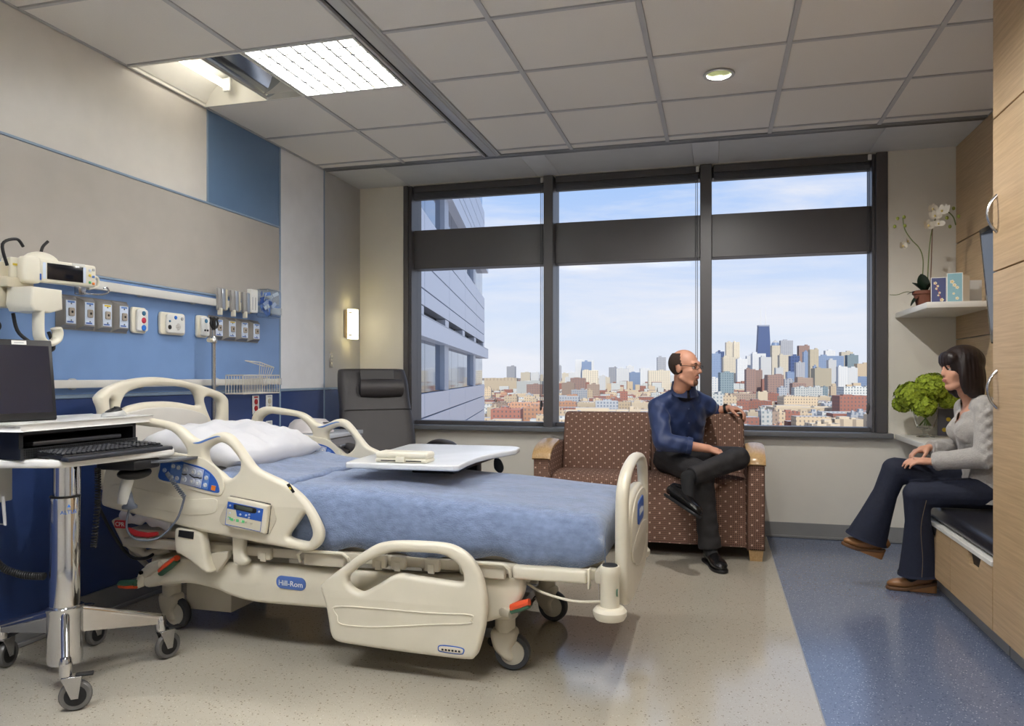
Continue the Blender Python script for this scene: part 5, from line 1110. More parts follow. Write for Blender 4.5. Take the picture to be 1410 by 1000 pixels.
for tip, wd, dr in (((-.075, -.02, .17), .030, .02), ((-.03, -.05, .21), .036, .01), ((-.10, -.01, .12), .028, .04), ((.05, -.02, .17), .034, .02), ((-.02, .04, .20), .03, .02), ((.09, .02, .12), .03, .03), ((-.085, -.03, .055), .028, .05)):
    part('leaf', leafm((OX, OY, OZ + .09), (OX + tip[0], OY + tip[1], OZ + tip[2]), wd, dr), lf, r, sharp=180)
stm = mat('orchid_stem_green', (98, 110, 58), .5); stb = mat('brown_stake', (104, 72, 52), .6)
WP = lambda x, y: WY(x, y, OY)
part('stem', MB().tube(spline([WP(1277, 395), WP(1279, 350), WP(1283, 318), WP(1290, 298), WP(1302, 291), WP(1312, 298), WP(1316, 310)], 6, False), .0035, 7), stm, r)
part('stake', MB().tube([WP(1281, 400), WP(1284, 312)], .0032, 7), stb, r)
part('stem', MB().tube(spline([WP(1270, 385), WP(1271, 358), WP(1266, 342), WP(1255, 330), WP(1246, 316), WP(1243, 300)], 6, False), .0032, 7), stm, r)
part('aerial_root', MB().tube(spline([WP(1262, 404), WP(1248, 402), WP(1236, 406), WP(1225, 406)], 5, False), .002, 6), stm, r)
pm = mat('white_orchid_petal', (236, 232, 222), .6, sss=0); yl = mat('orchid_throat', (220, 200, 130), .5)
def bloom(c, sc, tilt, rz):
    M = Matrix.Translation(c) @ Matrix.Rotation(rz, 4, 'Z') @ Matrix.Rotation(tilt, 4, 'X')
    f_ = MB()
    for k, (l_, w_) in enumerate(((1, .62), (.85, .34), (1, .62), (.8, .32), (.8, .32))):
        a = (0, math.pi / 2, math.pi, -math.pi * .72, -math.pi * .28)[k]; d = Vector((math.cos(a), 0, math.sin(a))); s_ = Vector((-math.sin(a), 0, math.cos(a)))
        g = MB().grid(5, 8, lambda u, v: d * (sc * l_ * v) + s_ * ((u - .5) * 2 * sc * w_ * math.sin(math.pi * min(.97, .08 + .86 * v)) ** .6) + Vector((0, -.25 * sc * v * v + .15 * sc * (u - .5) ** 2, 0)))
        f_.add(g.v, g.f, M)
    b = part('flower', f_, pm, r, sharp=180, fix=False); part('flower_throat', MB().ell(M @ Vector((0, -.004, -.004)), (sc * .16, sc * .16, sc * .2), 10, 6), yl, b)
for x, y, sc, t, z in ((1287, 297, .040, -.3, .2), (1297, 290, .042, -.2, -.4), (1278, 310, .040, -.1, .5), (1292, 308, .036, -.5, 0), (1303, 287, .030, -.2, -.9), (1284, 287, .034, .2, .4), (1243, 338, .032, .1, .6), (1249, 332, .030, -.3, 1.0)): bloom(WY(x, y, OY - .02), sc, t, z)
bud = mat('green_bud', (140, 150, 62), .5)
for x, y in ((1313, 287), (1304, 300), (1320, 298), (1308, 312), (1232, 312), (1246, 311), (1236, 301), (1245, 299)): part('bud', MB().ell(WP(x, y), (.010, .009, .012), 10, 8), bud, r)
# ------------------------------------------------------------------ hydrangea in a glass vase
VX, VY, VZ = 1.322, 5.45, .7505
r = root('vase', (VX, VY, VZ), label='footed clear glass vase on the lower shelf', cat='vase')
gl = mat('clear_glass', (250, 252, 252), .02, trans=1); gl.node_tree.nodes['Principled BSDF'].inputs['IOR'].default_value = 1.2
for l_ in list(gl.node_tree.links):
    if l_.to_socket.name == 'Base Color': gl.node_tree.links.remove(l_)
part('bowl', MB().lathe([(.052, 0), (.055, .004), (.02, .014), (.014, .03), (.02, .045), (.05, .062), (.066, .12), (.082, .225), (.080, .225), (.063, .12), (.046, .068), (.010, .06)], (VX, VY, VZ), 32, cap=True), gl, r)
r = root('hydrangea_bunch', (VX, VY, VZ + .07), label='bunch of lime green hydrangea heads in the glass vase', cat='flowers')
sg = mat('hydrangea_stem', (92, 118, 48), .5)
heads = [((1255, 545), .095, -.03), ((1283, 532), .095, .0), ((1272, 560), .07, -.08), ((1305, 548), .075, .06), ((1243, 556), .06, .05)]
flor = mat('lime_hydrangea', (142, 160, 40), .75, var=.35, vscale=60)
fl1 = MB()
for k in range(4):
    a = k * math.pi / 2; d = Vector((math.cos(a), math.sin(a), 0)); s_ = Vector((-math.sin(a), math.cos(a), 0)); o = len(fl1.v)
    fl1.v += [tuple(q) for q in (Vector((0, 0, 0)), d * .009 + s_ * .009 + Vector((0, 0, .002)), d * .019 + Vector((0, 0, .005)), d * .009 - s_ * .009 + Vector((0, 0, .002)))]; fl1.f.append((o, o + 1, o + 2, o + 3))
random.seed(5)
for (px_, py_), R_, dy in heads:
    c = WY(px_, py_, VY + dy); hm_ = MB()
    hm_.ell(c, (R_ * .78, R_ * .78, R_ * .68), 16, 10)
    n = int(330 * (R_ / .09) ** 2)
    for i in range(n):
        z = 1 - 2 * (i + .5) / n; a = i * 2.399963; q = Vector((math.sqrt(1 - z * z) * math.cos(a), math.sqrt(1 - z * z) * math.sin(a), z))
        q2 = (q + Vector((random.uniform(-.3, .3), random.uniform(-.3, .3), random.uniform(-.3, .3)))).normalized()
        M = Matrix.Translation(c + Vector((q.x * R_, q.y * R_, q.z * R_ * .85)) * random.uniform(.85, 1.08)) @ q2.to_track_quat('Z', 'Y').to_matrix().to_4x4() @ Matrix.Rotation(random.uniform(0, 6), 4, 'Z')
        hm_.add(fl1.v, fl1.f, M)
    part('flower_head', hm_, flor, r, fix=False, sharp=20)
    part('stem', MB().tube(spline([c, Vector((VX + (c.x - VX) * .25, VY + (c.y - VY) * .2, VZ + .16)), Vector((VX - (c.x - VX) * .25, VY - .01, VZ + .075))], 6, False), .005, 8), sg, r)
# ------------------------------------------------------------------ the city outside
GZ = -40.0
def facade(name, wall, win, bay, flo, fx=.5, fz=.55, roof=(188, 184, 178), rough=.7):
    m = mat(name, wall, rough); t, b, n, l = nodes(m)
    co = n.new('ShaderNodeTexCoord'); s = n.new('ShaderNodeSeparateXYZ'); l.new(co.outputs['Object'], s.inputs[0]); sn = n.new('ShaderNodeSeparateXYZ'); l.new(co.outputs['Normal'], sn.inputs[0])
    side = mathn(t, 'GREATER_THAN', mathn(t, 'ABSOLUTE', sn.outputs['X']), .5)
    h = mathn(t, 'ADD', mathn(t, 'MULTIPLY', s.outputs['Y'], side), mathn(t, 'MULTIPLY', s.outputs['X'], mathn(t, 'SUBTRACT', 1, side)))
    a = mathn(t, 'LESS_THAN', mathn(t, 'FRACT', mathn(t, 'DIVIDE', h, bay)), fx); c = mathn(t, 'LESS_THAN', mathn(t, 'FRACT', mathn(t, 'DIVIDE', s.outputs['Z'], flo)), fz)
    up = mathn(t, 'GREATER_THAN', sn.outputs['Z'], .5)
    oi = n.new('ShaderNodeObjectInfo'); v = mathn(t, 'MULTIPLY_ADD', oi.outputs['Random'], .35, .8)
    hs = n.new('ShaderNodeHueSaturation'); hs.inputs['Color'].default_value = (*lin(wall), 1); l.new(v, hs.inputs['Value'])
    cur = mixc(t, mathn(t, 'MULTIPLY', a, c), hs.outputs[0], lin(win)); l.new(mixc(t, up, cur, lin(roof)), b.inputs['Base Color']); return m
FA = {  # stone, brick and glass colours, paled in place of distance haze
    'cream': facade('cream_tower', (214, 203, 182), (150, 146, 140), 5.5, 4.6, .40, .5), 'white': facade('white_tower', (210, 209, 206), (172, 180, 192), 5, 4.4, .45, .5),
    'grey': facade('grey_tower', (172, 172, 176), (120, 128, 142), 6, 4.6, .5, .6), 'glass': facade('blue_glass_tower', (140, 156, 182), (104, 126, 160), 5, 5, .6, .6, rough=.4),
    'navy': facade('dark_blue_tower', (70, 88, 130), (54, 72, 112), 10, 12, .5, .5, rough=.45), 'brown': facade('brown_tower', (160, 132, 122), (128, 112, 110), 4.6, 4.2, .45, .5),
    'olive': facade('olive_tower', (188, 176, 152), (140, 136, 128), 4, 3.8, .5, .5), 'teal': facade('teal_glass_tower', (140, 156, 162), (102, 122, 134), 4, 4, .5, .6),
    'red': facade('red_brick_block', (160, 108, 94), (112, 98, 98), 3.1, 3.4, .36, .45), 'tan': facade('tan_brick_block', (200, 180, 152), (140, 130, 122), 3, 3.4, .36, .45),
    'orange': facade('orange_brick_block', (190, 144, 116), (128, 116, 112), 3, 3.4, .36, .5), 'whiteapt': facade('white_apartment_block', (200, 200, 196), (132, 144, 148), 3.4, 3.3, .45, .5),
    'greyapt': facade('grey_apartment_block', (176, 178, 182), (124, 134, 148), 3.2, 3.3, .48, .55), 'roofy': facade('pale_warehouse', (196, 180, 156), (160, 146, 130), 9, 30, .3, .3, (206, 198, 184)),
    'dull': facade('dull_brown_block', (160, 140, 126), (118, 108, 102), 3, 3.4, .36, .45, (170, 162, 152)),
}
DESC = dict(cream='cream stone', white='white concrete', grey='grey concrete', glass='blue glass', navy='dark blue glass', brown='brown', olive='olive stone', teal='teal glass', red='red brick', tan='tan brick', orange='orange brick', whiteapt='white panelled', greyapt='grey panelled', roofy='pale flat-roofed', dull='dull brown brick')
GA = math.radians(9)
FOOT = []
def clash(x0, x1, d0, d1): return any(x0 < c and x1 > a and d0 < e and d1 > b for a, b, c, e in FOOT)
def building(x0, x1, yt, D, key, kind='tower', dr=.9, crown=True, label=None, filler=False):
    for k in range(60):
        wd = (x1 - x0) / FPX * D; xm = ((x0 + x1) / 2 - 705) / FPX * D; dp = max(10, min(wd * dr, 36))
        g = wd * .5 * .2 + 2; fp = (xm - wd / 2 - 3 - dp * .16, D - g, xm + wd / 2 + 3 + dp * .16, D + dp + g)
        if not clash(fp[0], fp[2], fp[1], fp[3]): break
        if filler: return None
        D *= 1.012
    FOOT.append((fp[0], fp[1], fp[2], fp[3]))
    top = EYE + (518 - yt) / FPX * D; h = top - GZ
    Dc = D + dp / 2
    pos = Vector((-ST * Dc + CT * xm, CT * Dc + ST * xm, GZ)); m = MB(); a = wd / 2; b = dp / 2; pa = min(1.0, wd * .03)
    m.box(-a, a, -b, b, 0, h - pa)
    for q in ((-a, a, -b, -b + pa), (-a, a, b - pa, b), (-a, -a + pa, -b + pa, b - pa), (a - pa, a, -b + pa, b - pa)): m.box(*q, h - pa, h)
    if crown:
        cw = random.uniform(.2, .4); cx = random.uniform(-.3, .3) * wd; ch = min(h * .06, 7) if kind == 'tower' else random.uniform(1.5, 3.5)
        m.box(cx - a * cw, cx + a * cw, -b * .5, b * .3, h - pa, h - pa + ch)
        if kind != 'tower': m.box(-cx - a * .15, -cx + a * .1, -b * .2, b * .4, h - pa, h - pa + ch * .6)
    me = mesh(m, FA[key]); o = bpy.data.objects.new('city_tower' if kind == 'tower' else 'low_rise_building', me); COL.objects.link(o)
    o.location = pos; o.rotation_euler = (0, 0, GA + random.uniform(-.02, .02))
    sz = ('slender ' if h / wd > 4.5 else 'tall ' if h / wd > 2.6 else 'broad ') if kind == 'tower' else ('very long ' if wd > 45 else 'long ' if wd > 24 else 'narrow ' if wd < 12 else 'small ')
    by = ' beside the tapered dark tower' if kind == 'tower' and abs((x0 + x1) / 2 - 1051) < 34 else ''
    what = sz + DESC[key] + (' high-rise of the distant skyline' if kind == 'tower' else ' low-rise city block far beyond the window') + by
    if label is None: tag(o, what, 'building', what.replace('high-rise', 'high-rises').replace('city block', 'city blocks')); return o
    tag(o, label, 'building'); return o
structure(part('ground_outside', MB().box(-9000, 9000, 60, 14000, GZ - 1, GZ), mat('city_ground', (142, 128, 114), .95, var=.3, vscale=.02)))
random.seed(21)
c7 = lambda x: 980 + x / 6.13
c7y = lambda y: 460 + y / 6.13
for x0, x1, yt, D, k in ((5, 80, 165, 3000, 'glass'), (50, 108, 148, 3500, 'navy'), (125, 180, 70, 4000, 'cream'), (188, 238, 68, 4000, 'cream'), (105, 222, 195, 2600, 'cream'), (222, 305, 210, 2500, 'white'), (300, 360, 185, 3000, 'white'), (350, 460, 165, 2900, 'white'), (420, 505, 195, 2750, 'white'), (295, 372, 297, 1500, 'brown'), (370, 430, 305, 1520, 'brown'), (588, 688, 55, 4000, 'grey'), (578, 668, 178, 3300, 'cream'), (545, 608, 285, 2000, 'white'), (480, 612, 345, 1350, 'brown'), (670, 745, 185, 2800, 'navy'), (718, 790, 240, 2500, 'grey'), (740, 828, 98, 4000, 'brown'), (780, 832, 150, 3500, 'glass'), (835, 905, 130, 3300, 'olive'), (905, 1115, 185, 3500, 'glass'), (965, 1045, 140, 4200, 'white'), (1100, 1195, 152, 3650, 'cream'), (1150, 1240, 178, 3500, 'teal'), (880, 1015, 290, 1800, 'olive'), (990, 1055, 220, 2200, 'white'), (1075, 1150, 275, 1900, 'white'), (1145, 1235, 285, 1950, 'white'), (1235, 1370, 250, 3000, 'tan'), (1235, 1370, 362, 2000, 'glass'), (78, 190, 325, 1300, 'teal'), (-10, 75, 370, 1400, 'white'), (-90, -5, 250, 2600, 'white'), (620, 690, 380, 1500, 'grey'), (735, 860, 370, 1400, 'dull'), (430, 490, 380, 1500, 'red'), (640, 700, 320, 2200, 'glass'), (860, 885, 270, 2500, 'glass')):
    building(c7(x0), c7(x1), c7y(yt), D, k)
for x0, x1, yt, D, k in ((-5, 100, 505, 720, 'whiteapt'), (100, 215, 522, 740, 'tan'), (215, 320, 567, 820, 'red'), (322, 480, 565, 830, 'red'), (425, 515, 652, 560, 'whiteapt'), (515, 572, 655, 570, 'dull'), (572, 625, 660, 600, 'tan'), (627, 750, 655, 620, 'red'), (752, 850, 668, 610, 'tan'), (850, 950, 660, 650, 'greyapt'), (1100, 1345, 522, 680, 'red'), (705, 820, 452, 1050, 'whiteapt'), (820, 940, 450, 1060, 'whiteapt'), (940, 985, 445, 1100, 'teal'), (1130, 1345, 447, 900, 'whiteapt'), (630, 905, 530, 860, 'tan'), (905, 1060, 535, 870, 'roofy'), (555, 1095, 622, 690, 'roofy'), (395, 475, 490, 980, 'roofy'), (470, 570, 500, 960, 'red'), (310, 420, 660, 600, 'roofy'), (180, 390, 505, 950, 'dull'), (570, 640, 452, 1150, 'greyapt'), (1010, 1060, 440, 1180, 'tan'), (690, 800, 415, 1280, 'brown'), (860, 1100, 760, 520, 'roofy'), (1060, 1345, 720, 560, 'roofy'), (590, 860, 768, 515, 'dull'), (860, 1060, 735, 545, 'greyapt')):
    building(c7(x0), c7(x1), c7y(yt), D, k, 'low')
c6 = lambda x: 660 + x / 4.548
c6y = lambda y: 480 + y / 4.548
for x0, x1, yt, D, k in ((173, 228, 112, 2600, 'grey'), (262, 320, 150, 2700, 'cream'), (325, 375, 150, 2750, 'white'), (490, 515, 110, 3000, 'grey'), (605, 722, 75, 2350, 'white'), (645, 705, 82, 2300, 'glass'), (650, 750, 137, 1850, 'cream'), (750, 792, 170, 2000, 'white'), (815, 865, 118, 2600, 'grey'), (862, 945, 125, 2200, 'white'), (945, 1010, 150, 2050, 'glass'), (1010, 1070, 125, 2400, 'white'), (1065, 1200, 138, 2000, 'cream'), (1118, 1172, 55, 3200, 'grey'), (925, 970, 110, 2900, 'white'), (520, 560, 155, 2500, 'cream'), (560, 605, 150, 2500, 'white'), (790, 820, 180, 2300, 'cream'), (380, 400, 165, 2600, 'cream'), (1200, 1400, 170, 2300, 'white'), (1240, 1330, 130, 2900, 'cream'), (540, 600, 180, 2000, 'white')):
    building(c6(x0), c6(x1), c6y(yt), D, k)
for x0, x1, yt, D, k in ((35, 240, 185, 1900, 'roofy'), (240, 400, 205, 1600, 'whiteapt'), (80, 268, 380, 565, 'red'), (268, 405, 372, 580, 'orange'), (186, 405, 342, 700, 'orange'), (84, 180, 340, 700, 'dull'), (520, 600, 215, 1250, 'dull'), (575, 670, 185, 1350, 'brown'), (678, 757, 225, 1280, 'dull'), (885, 932, 268, 1000, 'red'), (490, 630, 300, 920, 'greyapt'), (487, 615, 335, 720, 'orange'), (735, 875, 330, 760, 'greyapt'), (875, 962, 335, 770, 'tan'), (615, 735, 345, 740, 'roofy'), (960, 1080, 340, 760, 'roofy'), (580, 680, 260, 1150, 'greyapt'), (680, 712, 262, 1120, 'tan'), (30, 75, 250, 1150, 'tan'), (160, 240, 300, 900, 'tan'), (300, 400, 225, 1400, 'brown'), (480, 540, 390, 620, 'tan'), (540, 1100, 395, 610, 'roofy'), (1080, 1400, 330, 800, 'red')):
    building(c6(x0), c6(x1), c6y(yt), D, k, 'low')
keys = ['red', 'tan', 'dull', 'whiteapt', 'greyapt', 'roofy', 'orange', 'roofy', 'tan', 'dull']
cnt = 0
for D, step in ((520, 30), (590, 24), (670, 21), (760, 19), (860, 17), (980, 15), (1100, 14), (1240, 13)):
    x = 655 + random.uniform(0, 20)
    while x < 1215 and cnt < 245:
        w_ = step * random.uniform(.6, 1.5); hgt = random.uniform(6, 15)
        if building(x, x + w_ * .9, 518 - FPX * (hgt + GZ - EYE) / D, D * random.uniform(.97, 1.03), random.choice(keys), 'low', filler=True): cnt += 1
        x += w_ * random.uniform(.7, 1.2)
# the mass of small far roofs and bare trees that nobody could count
for nm, key, col, n_, lab, cat_ in (('distant_rooftops', 'tan', None, 700, 'mass of small tan rooftops filling the far city', 'rooftops'), ('distant_brick_houses', 'red', None, 450, 'mass of small brick houses filling the far city', 'houses'), ('distant_pale_houses', 'whiteapt', None, 550, 'mass of small pale houses filling the far city', 'houses'), ('bare_street_trees', None, (112, 96, 86), 1500, 'bare brown winter trees scattered between the city blocks', 'trees')):
    m = MB()
    for i in range(n_):
        D = 520 * (3400 / 520) ** (random.random() ** 1.1); x = random.uniform(650, 1220); xm = (x - 705) / FPX * D; c = Vector((-ST * D + CT * xm, CT * D + ST * xm, GZ))
        if clash(xm - 8, xm + 8, D - 8, D + 8): continue
        if key: a, b, h = random.uniform(5, 13), random.uniform(4, 9), random.uniform(6, 12) + (D > 1800) * random.uniform(0, 18); m.box(-a, a, -b, b, 0, h, M=Matrix.Translation(c) @ Matrix.Rotation(GA, 4, 'Z'))
        else: h = random.uniform(5, 9); m.lathe([(.2, 0), (.3, h * .3), (h * .3, h * .5), (h * .36, h * .75), (h * .1, h)], c, 6)
    me_ = part(nm, m, FA[key] if key else mat('bare_branches', col, .95, var=.2, vscale=.5), base=(0, 900, GZ), fix=False); tag(me_, lab, cat_, kind='stuff')
# the tapered black tower with twin masts, the domed tower
def special(px0, px1, yt, D): wd = (px1 - px0) / FPX * D; xm = ((px0 + px1) / 2 - 705) / FPX * D; return wd, EYE + (518 - yt) / FPX * D - GZ, (-ST * D + CT * xm, CT * D + ST * xm, GZ)
wd, h, pos = special(1041.5, 1060.5, 448, 4400)
r = root('tapered_tower', pos, GA, label='tall tapered dark blue skyscraper with twin white masts', cat='building')
a, b = wd / 2 * 1.12, wd / 2 * .74
part('shaft', MB().add([(-a, -a * .7, 0), (a, -a * .7, 0), (a, a * .7, 0), (-a, a * .7, 0), (-b, -b * .7, h), (b, -b * .7, h), (b, b * .7, h), (-b, b * .7, h)], [(3, 2, 1, 0), (4, 5, 6, 7), (0, 1, 5, 4), (1, 2, 6, 5), (2, 3, 7, 6), (3, 0, 4, 7)]), FA['navy'], r, local=True)
for s in (-1, 1): part('mast', MB().tube([(s * b * .45, 0, h), (s * b * .45, 0, h + 45), (s * b * .45, 0, h + 105)], [2.6, 1.8, .8], 8), mat('mast_white', (230, 228, 226), .6), r, local=True)
part('top_band', MB().box(-b * 1.04, b * 1.04, -b * .74, b * .74, h - 8, h), mat('tower_cap', (150, 158, 176), .6), r, local=True)
wd, h, pos = special(1062, 1073, 476, 3900)
r = root('domed_tower', pos, GA, label='slender cream tower with rounded blue dome in the skyline', cat='building')
part('shaft', MB().box(-wd / 2, wd / 2, -wd / 2, wd / 2, 0, h), FA['cream'], r, local=True); part('dome', MB().lathe([(wd * .48, h), (wd * .44, h + wd * .28), (wd * .28, h + wd * .5), (wd * .02, h + wd * .7)], (0, 0, 0), 20), FA['glass'], r, local=True)
# ------------------------------------------------------------------ neighbouring wing of the hospital
C0 = Vector((-11.72, 37.6, 0)); E_ = Vector((.229, -.974, 0)).normalized(); N_ = Vector((.974, .229, 0)).normalized()
r = root('hospital_wing', (C0.x, C0.y, GZ), label='pale metal clad hospital wing with ribbon windows outside the window', cat='building')
pan = mat('pale_metal_panel', (206, 210, 222), .35, metal=.1); pier_m = mat('wing_pier_grey', (168, 174, 186), .4); wglass = mat('wing_window_glass', (90, 112, 140), .04, metal=.75)
def wp(u0, u1, z0, z1, n0, n1):
    vs = []
    for n_ in (n0, n1):
        for u, z in ((u0, z0), (u1, z0), (u1, z1), (u0, z1)): q = C0 + E_ * u + N_ * n_; vs.append((q.x, q.y, z))
    return MB().add(vs, [(3, 2, 1, 0), (4, 5, 6, 7), (0, 1, 5, 4), (1, 2, 6, 5), (2, 3, 7, 6), (3, 0, 4, 7)])
part('core', wp(-0.0, 26, GZ, 26, -14, -.35), mat('wing_core', (110, 116, 128), .6), r)
for k in range(-3, 5):
    zb = .73 + 4.5 * k
    part('ledge', wp(-.25, 26, zb + 1.34, zb + 1.83, -.3, .18), pan, r); part('soffit', wp(-.1, 26, zb + 1.80, zb + 1.83, -.34, .19), pier_m, r)
    seams = (zb + 2.14, zb + 2.56, zb + 3.2, zb + 3.89, zb + 4.5)
    for a_, b_ in zip(seams, seams[1:]):
        for c in range(5): part('metal_panel', wp(c * 5.2 + .02, c * 5.2 + 5.17, a_ + .02, b_ - .02, -.3, 0), pan, r)
    for c in range(13):
        u = c * 2.0
        if c % 5 == 3: part('pier', wp(u + .0, u + 1.0, zb, zb + 1.36, -.34, .02), pier_m, r); part('pane', wp(u + 1.0, u + 2.0, zb, zb + 1.34, -.34, -.12), wglass, r)
        else: part('pane', wp(u + .02, u + 1.98, zb, zb + 1.34, -.34, -.12), wglass, r)
    for c in range(5): part('pier', wp(c * 5.2, c * 5.2 + .9, zb + 1.83, zb + 2.14, -.3, -.02), pan, r)
# ------------------------------------------------------------------ people
V3 = lambda *a: Vector(a)
def frame(c, fwd, up=(0, 0, 1)):
    y = Vector(fwd).normalized(); x = y.cross(Vector(up)).normalized(); z = x.cross(y)
    M = Matrix((x, y, z)).transposed().to_4x4(); M.translation = Vector(c); return M
def ell(mb, M, c, r, n=18, m=12): mb.ell(M @ Vector(c), r, n, m, M)
def capl(mb, M, a, b, r0, r1): mb.cap(M @ Vector(a), M @ Vector(b), r0, r1)
def head_solid(mb, M, k=1.0, jaw=1.0):
    ell(mb, M, (0, -.014 * k, .028 * k), (.075 * k, .094 * k, .087 * k)); ell(mb, M, (0, .022 * k, -.03 * k), (.061 * k * jaw, .068 * k, .084 * k))
    ell(mb, M, (0, .060 * k, -.094 * k), (.030 * k * jaw, .026 * k, .023 * k)); capl(mb, M, (-.034 * k, .076 * k, .028 * k), (.034 * k, .076 * k, .028 * k), .0155 * k, .0155 * k)
    capl(mb, M, (0, .083 * k, .020 * k), (0, (.106 if jaw == 1 else .099) * k, -.020 * k), .0085 * k, (.012 if jaw == 1 else .0095) * k); ell(mb, M, (0, .094 * k, -.026 * k), ((.017 if jaw == 1 else .014) * k, .012 * k, .009 * k))
    for s in (-1, 1):
        ell(mb, M, (s * .029 * k, .054 * k, -.024 * k), (.026 * k, .022 * k, .030 * k)); ell(mb, M, (s * .077 * k, -.006 * k, -.006 * k), (.009 * k, .021 * k, .033 * k))
        capl(mb, M, (s * .048 * k * jaw, .0, -.060 * k), (s * .020 * k, .056 * k, -.094 * k), .022 * k, .02 * k)
    ell(mb, M, (0, .082 * k, -.052 * k), (.024 * k, .012 * k, .008 * k)); ell(mb, M, (0, .080 * k, -.064 * k), (.021 * k, .012 * k, .008 * k))
def head_mesh(mb, M, k=1.0, jaw=1.0):
    h = MB(); head_solid(h, M, k, jaw); h.cap(M @ V3(0, -.02 * k, -.06 * k), M @ V3(0, -.03 * k, -.13 * k), .045 * k, .046 * k); b = blob(h, .004, 7); mb.add(b.v, b.f)
def hand(mb, wrist, d, n, side, bend=(25, 35, 25), spread=.0, sc=1.0, thumb=(.75, .55, .35)):
    """d along the fingers, n the way they curl, side: towards the thumb"""
    d = Vector(d).normalized(); n = Vector(n); n = (n - d * n.dot(d)).normalized(); s = d.cross(n); s = s if s.dot(Vector(side)) > 0 else -s; w = Vector(wrist)
    ls = (.070, .078, .073, .057)
    for i in range(4):
        off = .030 - i * .0195; kn = w + d * ((.088, .091, .086, .078)[i] * sc) + s * (off * sc); mb.cap(w + s * (off * .55 * sc) + d * .01, kn, .0125 * sc, .0115 * sc)
        p = kn; a = 0; dr = (d + s * (spread * (1.5 - i) * .2)).normalized()
        for j, fr_ in enumerate((.46, .30, .24)):
            a += math.radians(bend[j] + (i * 3 if j == 0 else 0)); dd = dr * math.cos(a) + n * math.sin(a); q = p + dd * (ls[i] * fr_ * 1.08 * sc); mb.cap(p, q, (.0098 - j * .0010 - (.001 if i == 3 else 0)) * sc, (.0092 - j * .0011 - (.001 if i == 3 else 0)) * sc, 10); p = q
    mb.cap(w, w + d * .05 * sc, .022 * sc, .024 * sc)
    b = w + d * .022 * sc + s * .022 * sc; t1 = b + (s * thumb[0] + d * thumb[1] + n * thumb[2]).normalized() * .042 * sc; t2 = t1 + (s * thumb[0] * .4 + d * 1.0 + n * thumb[2] * 1.2).normalized() * .030 * sc; t3 = t2 + (d + n * .5).normalized() * .024 * sc
    mb.cap(b, t1, .0155 * sc, .0125 * sc); mb.cap(t1, t2, .0115 * sc, .010 * sc); mb.cap(t2, t3, .010 * sc, .0085 * sc)
def face_bits(par, M, k, lipc, browc, iris, skin, eyein=0):
    ew = mat('eye_white', (226, 222, 216), .2)
    for s in (-1, 1):
        e = part('eye', MB().ell(M @ V3(s * .030 * k, (.0745 - eyein) * k, .007 * k), (.0112 * k,) * 3, 14, 10), ew, par); part('iris', MB().ell(M @ V3(s * .030 * k, (.0818 - eyein) * k, .0065 * k), (.0056 * k,) * 3, 10, 8), mat(iris[0], iris[1], .2), e)
        part('upper_eyelid', MB().ell(M @ V3(s * .030 * k, (.0745 - eyein) * k, .0125 * k), (.0142 * k, .0128 * k, .0085 * k), 14, 10, M), skin, par)
        part('eyebrow', MB().tube([M @ V3(s * (.030 + dx) * k, (.092 - abs(dx) * .5) * k, (.032 - dx * dx * 12) * k) for dx in (-.018, -.008, .004, .016)], [.002 * k, .004 * k, .004 * k, .002 * k], 6), browc, par)
    part('lips', MB().ell(M @ V3(0, .0895 * k, -.0535 * k), (.021 * k, .0060 * k, .0050 * k), 14, 8, M).ell(M @ V3(0, .0885 * k, -.0610 * k), (.019 * k, .0060 * k, .0055 * k), 14, 8, M), lipc, par)
def cut(mb, keep):
    f2 = [f for f in mb.f if keep(sum((Vector(mb.v[i]) for i in f), Vector()) / len(f))]; o = MB(); o.v = mb.v; o.f = f2
    used = sorted({i for f in f2 for i in f}); mp_ = {a: b for b, a in enumerate(used)}; o.v = [mb.v[i] for i in used]; o.f = [tuple(mp_[i] for i in f) for f in f2]; return o
